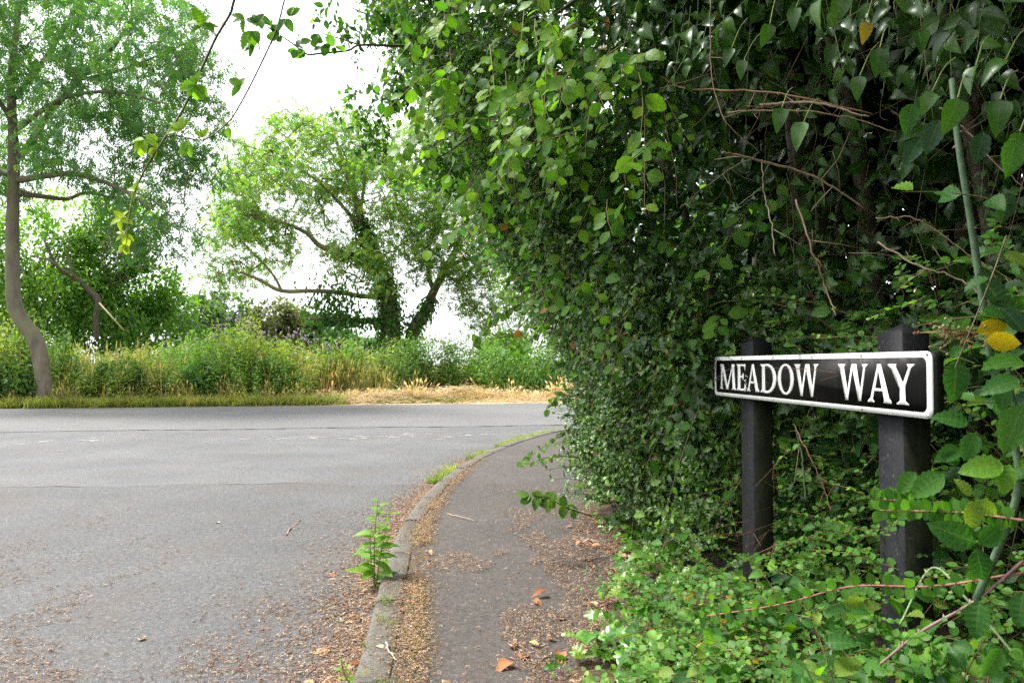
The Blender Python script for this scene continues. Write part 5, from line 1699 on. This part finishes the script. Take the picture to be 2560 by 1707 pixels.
t, Ls = snow('snowberry_shrub', 'low snowberry with small round leaves spreading in front of the sign posts', 330, 0, low_right, A(-.7, -.35, .35), (.95, 2.1, 0))
for pts in ([(2560, 1430, 1.5), (2330, 1465, 1.65), (2130, 1465, 1.75), (1950, 1510, 1.85), (1760, 1540, 2.0)], [(2560, 1300, 1.45), (2400, 1280, 1.6), (2200, 1275, 1.75)], [(2350, 1255, 1.7), (2240, 1250, 1.75), (2190, 1245, 1.8)]):
    pp = smooth_path([P(*q) for q in pts], 24)
    b_ = Bag(); b_.tube(pp, [.0028, .0015], 6, (.26, .11, .09)); b_.build('stem', M_TWIG, t, True)
    for i in range(2, 24, 1):
        tg = nrm(pp[min(i + 1, 23)] - pp[i - 1])
        for sg_ in (-1, 1):
            Ls.add('round', pp[i], A(0, 0, sg_ * .9) + tg * .5 + jit(1, .25)[0] + A(0, -.4, 0), A(-.3, -.9, .4) + jit(1, .25)[0], rng.uniform(.022, .032), rng.integers(0, 4), 1.3)
Ls.finish(t, M_LEAF, 300)


def behind(n):
    Y = rng.uniform(1.75, 3.3, n)
    z = rng.uniform(.1, 1.25, n)
    x = 1.147 - SK * Y + .12 + rng.random(n) * .3
    return np.stack([x, Y, z], 1)


t, Ls = snow('snowberry_shrub', 'taller snowberry with small round leaves growing behind the sign and posts', 210, 0, behind, A(-.35, -.45, .5), (1.2, 2.5, 0), .025, (.2, .42), 10)
Ls.finish(t, M_LEAF, 300)

# ---- larger leaved sprays scrambling over the holly
cl_ = thing('climbing_bramble', 'light green bramble sprays scrambling over the outer face of the holly', 'bramble', (.6, 4.6, 0))
Lc = Leaves([(0.060, 0.170, 0.024), (0.085, 0.215, 0.026), (0.115, 0.255, 0.030), (0.16, 0.29, 0.035), (0.036, 0.115, 0.022), (0.26, 0.12, 0.04)])
tb = Bag()
p, dp = hedge_pts(560, 3.0, 7.0, .25, 2.7, .03, 1.0, lambda q: np.clip(.35 + noise2(q[:, 1], q[:, 2], 2.6, 77) * 1.3, .02, 1))
p[:, 0] -= .05
d = A(-.55, -.4, -.25) + jit(len(p), .55)
sprigs(Lc, tb, p, d, rng.uniform(.15, .45, len(p)), 6, .068, 'hazel', 'alt', .4, .35, A(-.55, -.6, .55), .4, .35, .002, (.16, .12, .06), [.24, .28, .2, .1, .16, .02], 1.0)
tb.build('stems', M_TWIG, cl_)['kind'] = 'stuff'
Lc.finish(cl_, M_LEAF, 300)
b_ = Bag()
for q in range(150):
    Y = rng.uniform(3.0, 6.6); z = rng.uniform(.3, 2.9)
    p0 = A(float(front(A(Y), A(z))[0]) + rng.uniform(-.06, .12), Y, z)
    d = nrm(rng.normal(size=3) * A(.5, 1, 1) + A(-.2, 0, -.2))
    L_ = rng.uniform(.12, .5)
    b_.tube(smooth_path([p0, p0 + d * L_ * .5 + jit(1, .03)[0], p0 + d * L_ + jit(1, .06)[0]], 6), [rng.uniform(.001, .0026), .0008], 4, A(.22, .16, .10) * rng.uniform(.4, 1.2))
o = b_.build('dead_stems', M_TWIG, cl_); o['kind'] = 'stuff'

# ---- ground ivy and seedlings under the hedge
gi_ = thing('ground_ivy', 'ground ivy and holly shoots creeping from the hedge foot onto the footway', 'ivy', (.6, 3, 0))
Lg = Leaves([(0.070, 0.185, 0.030), (0.100, 0.24, 0.034), (0.13, 0.26, 0.040), (0.18, 0.28, 0.06), (0.045, 0.125, 0.022)])
n = 1500
Y = 1.5 + 3.9 * rng.random(n) ** 1.1
x = SEp(Y) + .02 + rng.random(n) ** 1.1 * .85
k = noise2(x, Y, 4.2, 81) > -.15
x, Y = x[k], Y[k]; n = len(x)
z = .03 + np.clip(x - SEp(Y), 0, 1) * .06 + rng.random(n) * .07
a = rng.uniform(0, 6.28, n)
Lg.add('ivy', np.stack([x, Y, z], 1), np.stack([np.cos(a), np.sin(a) - .5, rng.normal(-.1, .3, n)], 1), A(-.2, -.5, 1) + jit(n, .35), rng.uniform(.035, .065, n))
n = 420
Y = 1.6 + 3.4 * rng.random(n); x = SEp(Y) + .0 + rng.random(n) * .6
a = rng.uniform(0, 6.28, n)
Lg.add('holly', np.stack([x, Y, .02 + rng.random(n) * .06], 1), np.stack([np.cos(a), np.sin(a), rng.normal(.1, .3, n)], 1), A(-.2, -.5, 1) + jit(n, .5), rng.uniform(.04, .065, n), None, 1, [.2, .2, .2, .3, .1])
Lg.finish(gi_, M_IVY, 300)

# ---- twigs that stick out over the footway from the holly foot
for q, (lab, pts, sz) in enumerate((
        ('leafy twig reaching over the footway at kerb height beyond the holly', [(1460, 1040, 5.2), (1400, 1090, 5.0), (1340, 1130, 4.9), (1305, 1155, 4.8)], .05),
        ('thin leafy twig over the footway just below the road edge', [(1480, 1150, 4.6), (1420, 1140, 4.5), (1360, 1145, 4.4), (1318, 1160, 4.4)], .042),
        ('low broad leaved shoot hanging over the footway near the ground', [(1480, 1290, 4.2), (1420, 1270, 4.1), (1370, 1245, 4.0), (1318, 1235, 4.0)], .07),
        ('leafy twig crossing the far road edge in front of the straw', [(1480, 1060, 5.4), (1430, 1010, 5.3), (1400, 990, 5.3), (1370, 1020, 5.2)], .05),
        ('slender leaf spray hanging before the ivy clad ash right of its trunk', [(1400, 700, 4.3), (1300, 760, 4.2), (1230, 800, 4.1), (1180, 870, 4.1)], .055),
        ('slender leaf spray at the hedge edge above the straw grass', [(1420, 760, 4.4), (1370, 800, 4.3), (1330, 850, 4.3), (1300, 880, 4.3)], .05))):
    pp = smooth_path([P(*k) for k in pts], 16)
    t = thing('hedge_twig', lab, 'twig', pp[0], 'leafy twigs sticking out of the hedge')
    b_ = Bag(); b_.tube(pp, [.004, .0015], 5, (.10, .07, .05)); b_.build('stem', M_TWIG, t, True)
    Lt = Leaves([(0.070, 0.155, 0.030), (0.095, 0.190, 0.032), (0.125, 0.22, 0.036)])
    for i in range(3, 16):
        k = 2
        Lt.add('hazel' if sz > .045 else 'oval', pp[i] + jit(k, .008), nrm(pp[-1] - pp[0]) * .5 + A(0, 0, -.45) + jit(k, .6), A(-.3, -.7, .6) + jit(k, .4), sz * rng.uniform(.7, 1.1, k))
    Lt.finish(t, M_LEAF, 300)

# ---- bramble shoots hanging into the sky, upper left
def shoot(lab, pts, rad, cols, clusters, Y0):
    pp = smooth_path([P(a, b_, c) for a, b_, c in pts], 60)
    t = thing('bramble_shoot', lab, 'bramble', pp[0], 'bramble shoots hanging over the road')
    b_ = Bag()
    r = np.interp(np.linspace(0, 1, 60), np.linspace(0, 1, len(rad)), rad)
    V, Q = tubes(pp[None], r[None], 7)
    cc = np.stack([np.interp(np.linspace(0, 1, 60), np.linspace(0, 1, len(cols)), [c[k] for c in cols]) for k in range(3)], 1)
    b_.add(V, Q, np.repeat(cc, 7, axis=0))
    so_ = b_.build('stem', M_TWIG, t, True)
    th_ = Bag()
    for i in range(2, 58):
        if rng.random() < .75:
            tg = nrm(pp[i + 1] - pp[i]); dr = nrm(np.cross(tg, A(0, 1, 0)) * rng.choice([-1, 1]) + jit(1, .3)[0]); sd = np.cross(dr, tg)
            q0 = pp[i] + tg * rng.uniform(0, .01)
            th_.add([q0 - tg * .0025, q0 + tg * .0025, q0 + sd * .0015, q0 + dr * (r[i] + .005) - tg * .001], np.array([[0, 1, 3], [1, 2, 3], [2, 0, 3]]), cc[i])
    o2 = th_.build('thorns', M_TWIG, so_); o2['kind'] = 'stuff'; o2.matrix_parent_inverse = Matrix.Identity(4)
    Lt = Leaves([(0.110, 0.245, 0.022), (0.135, 0.275, 0.024), (0.21, 0.33, 0.030), (0.30, 0.38, 0.045), (0.060, 0.150, 0.035)])
    pb_ = Bag()
    for ax, ay, cx, cy_, n_, ln, a0, a1, ci in clusters:
        a, c = P(ax, ay, Y0), P(cx, cy_, Y0 - .03)
        pb_.tube(smooth_path([a, (a + c) / 2 + A(0, 0, .006), c], 5), [.0013, .0009], 4, (.14, .17, .05))
        for k in range(n_):
            an = R(a0 + (a1 - a0) * (k / max(1, n_ - 1)) + rng.normal(0, 7))
            Lt.add('bramble', c, A(math.cos(an), rng.normal(-.15, .25), math.sin(an)), A(rng.normal(0, .2), -.8, .5 + rng.normal(0, .25)), ln * rng.uniform(.8, 1.1) * Y0 / F, ci, 2.0)
    pb_.build('leaf_stalks', M_TWIG, t)['kind'] = 'stuff'
    Lt.finish(t, M_LEAF, 300)


shoot('long thorny bramble shoot hanging diagonally before the bent ash crown',
      [(660, -190, 2.5), (620, -80, 2.45), (586, 0, 2.4), (575, 36, 2.4), (541, 93, 2.38), (505, 170, 2.35), (458, 273, 2.33), (410, 348, 2.3), (365, 419, 2.3), (335, 486, 2.3), (321, 554, 2.3), (316, 609, 2.3)],
      [.0046, .0042, .0036, .003, .0016], [(.075, .06, .055), (.085, .075, .05), (.13, .15, .05), (.22, .25, .06)],
      [(541, 93, 507, 66, 5, 46, 20, 215, 0), (541, 93, 535, 82, 1, 34, 150, 150, 0), (505, 195, 490, 212, 5, 47, -20, -170, 1), (505, 195, 492, 208, 2, 30, 60, 130, 1), (410, 348, 360, 350, 5, 42, 175, 330, 2), (412, 350, 395, 352, 1, 30, 160, 160, 2),
       (440, 340, 455, 325, 4, 34, 40, 200, 2), (380, 392, 390, 372, 3, 30, 200, 270, 3), (345, 468, 342, 478, 4, 32, 20, 240, 2), (322, 545, 304, 548, 5, 30, 60, 330, 3), (316, 600, 312, 588, 4, 30, 150, 340, 3), (316, 609, 314, 612, 3, 26, 220, 300, 3)], 2.33)
shoot('thin thorny bramble shoot looping down to meet the longer shoot',
      [(735, -120, 2.6), (722, -50, 2.58), (711, 0, 2.55), (691, 75, 2.52), (663, 138, 2.5), (628, 210, 2.47), (596, 269, 2.44), (576, 300, 2.42), (541, 332, 2.4), (509, 350, 2.38), (478, 348, 2.36), (438, 338, 2.34), (414, 344, 2.32)],
      [.003, .0026, .0022, .0018], [(.07, .055, .06), (.08, .06, .05), (.11, .12, .05)],
      [(705, 30, 715, 48, 2, 36, 230, 300, 4), (708, 20, 722, 42, 2, 36, 40, 75, 0), (655, 145, 632, 78, 3, 50, 235, 300, 0), (600, 60, 612, 50, 3, 40, 150, 250, 0), (650, 130, 640, 60, 3, 32, 60, 150, 4), (665, 140, 636, 118, 3, 30, 170, 240, 0),
       (622, 222, 603, 215, 3, 38, 90, 235, 0), (580, 300, 572, 318, 3, 28, 60, 260, 1), (480, 348, 470, 352, 3, 42, 240, 285, 1), (509, 350, 505, 345, 2, 30, 70, 130, 2)], 2.45)

# ---- weeds in the gutter
def herb(lab, base, tops, ln, n_, name='willowherb'):
    t = thing(name, lab, 'weed', base)
    Lt = Leaves([(0.14, 0.29, 0.035), (0.17, 0.32, 0.045), (0.22, 0.36, 0.06)])
    b_ = Bag()
    for tp, l_, k_ in tops:
        tp = np.asarray(tp, float)
        pp = smooth_path([base, base * .5 + tp * .5 + jit(1, .008)[0], tp], 20)
        b_.tube(pp, [.0032, .0018], 6, (.20, .24, .07))
        for k in range(k_):
            t_ = .12 + .86 * (k / k_) ** .85
            q0 = pp[int(t_ * 19)]
            a = k * 2.4 + .6 + rng.normal(0, .45)
            s_ = l_ * (1.0 - .66 * t_) * rng.uniform(.55, 1.15)
            Lt.add('lance', q0, A(math.cos(a) * 1.3, math.sin(a) * .8, .3 + 1.2 * max(0, t_ - .5) + rng.normal(0, .28)), A(0, -.35, 1) + jit(1, .15)[0], s_, None, 2)
    b_.build('stem', M_TWIG, t, True)
    Lt.finish(t, M_LEAF, 300)


TPL['lance'] = ovate(8, 0.20, 0, 0, 0.3, 0.3, 0.45)
gb = A(-.645, 3.72, ROAD_Z)
herb('bright green willowherb weed growing from the gutter beside the kerb', gb, [(P(945, 1243, 3.72), .175, 28), (P(978, 1262, 3.8), .12, 20), (P(925, 1330, 3.7), .10, 10)], .1, 20)
herb('small green seedling in the gutter near the bottom edge', A(-.53, 2.62, ROAD_Z), [(P(852, 1640, 2.6), .06, 8)], .05, 8, 'seedling')

# grass along the far kerb and a few tufts at the near kerb
s_ = rng.uniform(9.0, 14.6, 330)
p = kerb_at(s_, -.05, ROAD_Z) + rng.normal(0, .03, (330, 3)) * A(1, 1, 0)
p = p[noise2(p[:, 0], p[:, 1], 3.2, 99) > -.15]
scatter('kerb_grass', TURF, p, rng.uniform(.04, .11, len(p)), .45, [(0.15, 0.24, 0.05), (0.20, 0.27, 0.06), (0.26, 0.28, 0.08)], M_WEED, 'short bright grass growing in the gutter along the far kerb', .3)
p = np.concatenate([kerb_at(rng.uniform(4.3, 5.6, 9), .05, 0) + rng.normal(0, .03, (9, 3)) * A(1, 1, 0)])
scatter('kerb_tufts', TURF, p, rng.uniform(.02, .05, len(p)), .16, [(0.16, 0.25, 0.05), (0.24, 0.27, 0.08)], M_WEED, 'tiny grass tufts rooted in the near kerb joint', .4)

# ------------------------------------------------------------------ litter
def kerb_dist(x, y):
    """signed distance from the kerb's road edge, positive towards the footway (near part)"""
    kx_ = np.interp(y, KP[:, 1], KP[:, 0])
    return x - kx_


def on_ground(x, y):
    d = kerb_dist(x, y)
    return np.where(d < 0, ROAD_Z + .005, np.where(d < .12, .002, np.maximum(-.004, .004 + .25 * np.clip(x - SEp(y) - .1, 0, .4) * .2)))


def litter(n, fx, size, pal, wd=.0011):
    x, y, wgt = fx(n)
    k = rng.random(len(x)) < wgt
    x, y = x[k], y[k]
    n = len(x)
    z = on_ground(x, y) + rng.uniform(.001, .006, n)
    a = rng.uniform(0, 6.28, n)
    L_ = size * rng.uniform(.4, 1.5, n)
    d = np.stack([np.cos(a), np.sin(a), rng.normal(.05, .15, n)], 1) * L_[:, None]
    s_ = np.stack([-np.sin(a), np.cos(a), 0 * a], 1) * (L_ * rng.normal(0, .35, n))[:, None]
    p0 = np.stack([x, y, z], 1)
    path = np.stack([p0, p0 + d * .5 + s_ + A(0, 0, .002), p0 + d], 1)
    V, Q = tubes(path, np.broadcast_to([wd * .7, wd, wd * .5], (n, 3)) * rng.uniform(.6, 1.8, (n, 1)), 3)
    c = np.asarray(pal)[rng.integers(0, len(pal), n)] * rng.uniform(.55, 1.15, (n, 1))
    return V, Q, np.repeat(c, 9, axis=0)


BRN = [(0.34, 0.19, 0.12), (0.44, 0.28, 0.18), (0.26, 0.14, 0.085), (0.54, 0.41, 0.30), (0.40, 0.25, 0.16), (0.60, 0.50, 0.39), (0.46, 0.32, 0.23)]
YEL = [(0.36, 0.27, 0.09), (0.44, 0.32, 0.12), (0.30, 0.27, 0.09), (0.33, 0.18, 0.09)]
lb = Bag()


def f_gutter(n):
    y = 1.9 + 7.5 * rng.random(n) ** 1.5
    kx_ = np.interp(y, KP[:, 1], KP[:, 0])
    x = kx_ - np.abs(rng.exponential(.13, n)) * np.interp(y, [2, 4, 7], [1.5, 1.0, .6])
    return x, y, np.where(noise2(x, y, 2.8, 91) > -.75, 1, .3)


def f_road(n):
    y = 1.9 + 4.2 * rng.random(n) ** 1.4
    x = np.interp(y, KP[:, 1], KP[:, 0]) - rng.random(n) ** .8 * (1.1 + .25 * y)
    nz = noise2(x * 1.4, y * 1.0, 3.2, 92) + .8 * noise2(x * 1.2, y, 9.0, 93)
    return x, y, np.clip(.07 + .93 * (nz > .30), 0, 1) * np.interp(y, [2, 3.0, 4.2, 6], [1, .65, .25, .04])


def f_kerbtop(n):
    y = 1.9 + 6.5 * rng.random(n) ** 1.4
    x = np.interp(y, KP[:, 1], KP[:, 0]) + np.where(rng.random(n) < .85, rng.normal(.19, .04, n), rng.uniform(.02, .3, n)) * np.interp(y, [2, 5], [1, .8])
    return x, y, np.clip(.5 + .9 * noise2(x * .3, y, 5.0, 94), .2, 1) * np.interp(y, [2, 5.5, 7.5], [1, 1, .3])


def f_pave(n):
    y = 1.9 + 4.6 * rng.random(n) ** 1.2
    kx_ = np.interp(y, KP[:, 1], KP[:, 0]) + .1
    x = kx_ + rng.random(n) * (SEp(y) + .15 - kx_)
    nz = noise2(x * 1.7, y * .8, 3.4, 95) + .7 * noise2(x * 1.5, y, 9.0, 96) + np.interp(SEp(y) - x, [0, .45, 1], [.9, .3, -.25])
    return x, y, np.clip(.06 + .94 * (nz > .28), 0, 1) * np.interp(y, [2, 4.6, 5.6, 6.5], [1, 1, .35, .06])


def f_soil(n):
    y = 1.6 + 3.8 * rng.random(n)
    x = SEp(y) + rng.random(n) * .7
    return x, y, np.ones(n) * .9


for n, f, sz, pal, wd in ((22000, f_gutter, .017, BRN, .0013), (38000, f_road, .015, BRN, .0010), (26000, f_kerbtop, .012, BRN + YEL, .0011), (34000, f_pave, .014, BRN, .0011), (9000, f_soil, .022, BRN, .0012)):
    lb.add(*litter(n, f, sz, pal, wd))
tag(lb.build('plant_litter', M_DRY), 'fine brown plant litter scattered over road, kerb and footway', None, None, 'stuff')

# dead leaves and twigs, one by one
DL = {}
def dead_leaf(x, y, s_, tpl, col, group, lab, flat=True):
    key = (tpl, col)
    if key not in DL:
        V, T, rib = TPL[tpl]
        o = build('fallen_leaf', V, T, M_DRY, None, np.broadcast_to(A(*col), (len(V), 3)), rib, True)
        DL[key] = o.data
    else:
        o = link('fallen_leaf', DL[key])
    z = float(on_ground(A(x), A(y))[0])
    o.location = (x, y, z + s_ * (.10 if tpl == 'curled' else .03))
    o.rotation_euler = (rng.normal(.05, .1), rng.normal(0, .14), rng.uniform(0, 6.28))
    o.scale = (s_, s_, s_)
    if group:
        shape = {'curled': 'curled', 'hazel': 'broad', 'oval': 'narrow', 'ivy_plain': 'heart shaped'}[str(tpl)]
        where = 'close to the bottom edge' if y < 2.75 else 'short of the willowherb' if y < 3.45 else 'level with the willowherb' if y < 4.1 else 'beyond the willowherb'
        lab = DCN[DC.index(col)] + ' ' + shape + ' dead leaf ' + lab + ', ' + where
    tag(o, lab, 'leaf', group)


DCN = ['rust brown', 'dark rust', 'light brown', 'pale tan', 'dark brown']
DC = [(.38, .17, .08), (.30, .13, .06), (.48, .27, .15), (.55, .38, .24), (.24, .11, .06)]
for q in range(48):
    s_ = rng.uniform(2.3, 4.9); y = float(np.interp(s_ + 2.0, KS, KP[:, 1])) if False else rng.uniform(2.3, 4.4)
    x = float(np.interp(y, KP[:, 1], KP[:, 0])) - abs(rng.normal(0, .10)) - .03
    dead_leaf(x, y, rng.uniform(.03, .065), rng.choice(['curled', 'hazel', 'oval']), DC[rng.integers(0, 5)], 'dead leaves in the gutter', 'in the gutter')
for q in range(9):
    y = rng.uniform(2.4, 4.2)
    dead_leaf(float(np.interp(y, KP[:, 1], KP[:, 0])) + rng.uniform(.05, .3), y, rng.uniform(.03, .05), rng.choice(['curled', 'oval']), DC[rng.integers(0, 5)], 'dead leaves on the kerb', 'on top of the kerb')
for q in range(85):
    y = rng.uniform(2.0, 5.2)
    dead_leaf(float(SEp(y)) + rng.normal(.06, .16), y, rng.uniform(.04, .075), rng.choice(['curled', 'hazel', 'ivy_plain']), DC[rng.integers(0, 5)], 'dead leaves at the hedge foot', 'at the hedge foot')
dead_leaf(-1.42, 3.02, .055, 'curled', DC[3], None, 'single pale tan curled leaf alone on the road')
dead_leaf(-1.98, 5.28, .05, 'oval', (.5, .48, .42), None, 'pale grey leaf scrap on the road short of the crack line')
dead_leaf(-1.4, 5.05, .04, 'curled', (.5, .48, .42), None, 'small grey curled scrap on the road, beside the pale leaf scrap')
dead_leaf(.06, 2.85, .05, 'oval', (.42, .46, .12), None, 'yellow green fallen leaf lying on the footway')
for lab, pts, r, c in (('bent brown twig lying on the road left of the willowherb', [(715, 1337, ROAD_Z), (728, 1318, ROAD_Z), (752, 1297, ROAD_Z)], .006, (.26, .16, .10)),
                       ('pale twig lying across the footway by the litter', [(1120, 1283, 0), (1160, 1293, 0), (1190, 1300, 0)], .004, (.30, .22, .16)),
                       ('dark twig lying in the gutter litter', [(805, 1545, ROAD_Z), (850, 1535, ROAD_Z), (900, 1522, ROAD_Z)], .004, (.14, .09, .07)),
                       ('short dark stick lying on the footway near the hedge foot', [(1335, 1660, 0), (1360, 1650, 0), (1382, 1637, 0)], .004, (.10, .07, .05)),
                       ('thin dark stick on the middle of the footway', [(1215, 1207, 0), (1240, 1212, 0)], .004, (.12, .09, .07)),
                       ('forked pale root fragment on the kerb top', [(965, 1605, 0), (975, 1630, 0), (992, 1648, 0)], .004, (.36, .30, .24))):
    pp = []
    for px, py, z in pts:
        d0 = P(px, py, 1.0) - A(0, 0, 1)
        t_ = (z + .008 - 1.0) / d0[2]
        pp.append(A(0, 0, 1) + d0 * t_)
    b_ = Bag()
    pl = smooth_path(pp, 9)
    pl[1:-1] += rng.normal(0, .003, (7, 3))
    b_.tube(pl, [r, r * .5], 6, c)
    e = pl[5] + (pl[7] - pl[5]) * .6 + A(.012, .008, .004)
    b_.tube([pl[5], e], [r * .5, r * .3], 5, c)
    tag(b_.build('fallen_twig', M_TWIG), lab, 'twig', 'twigs lying on the ground')
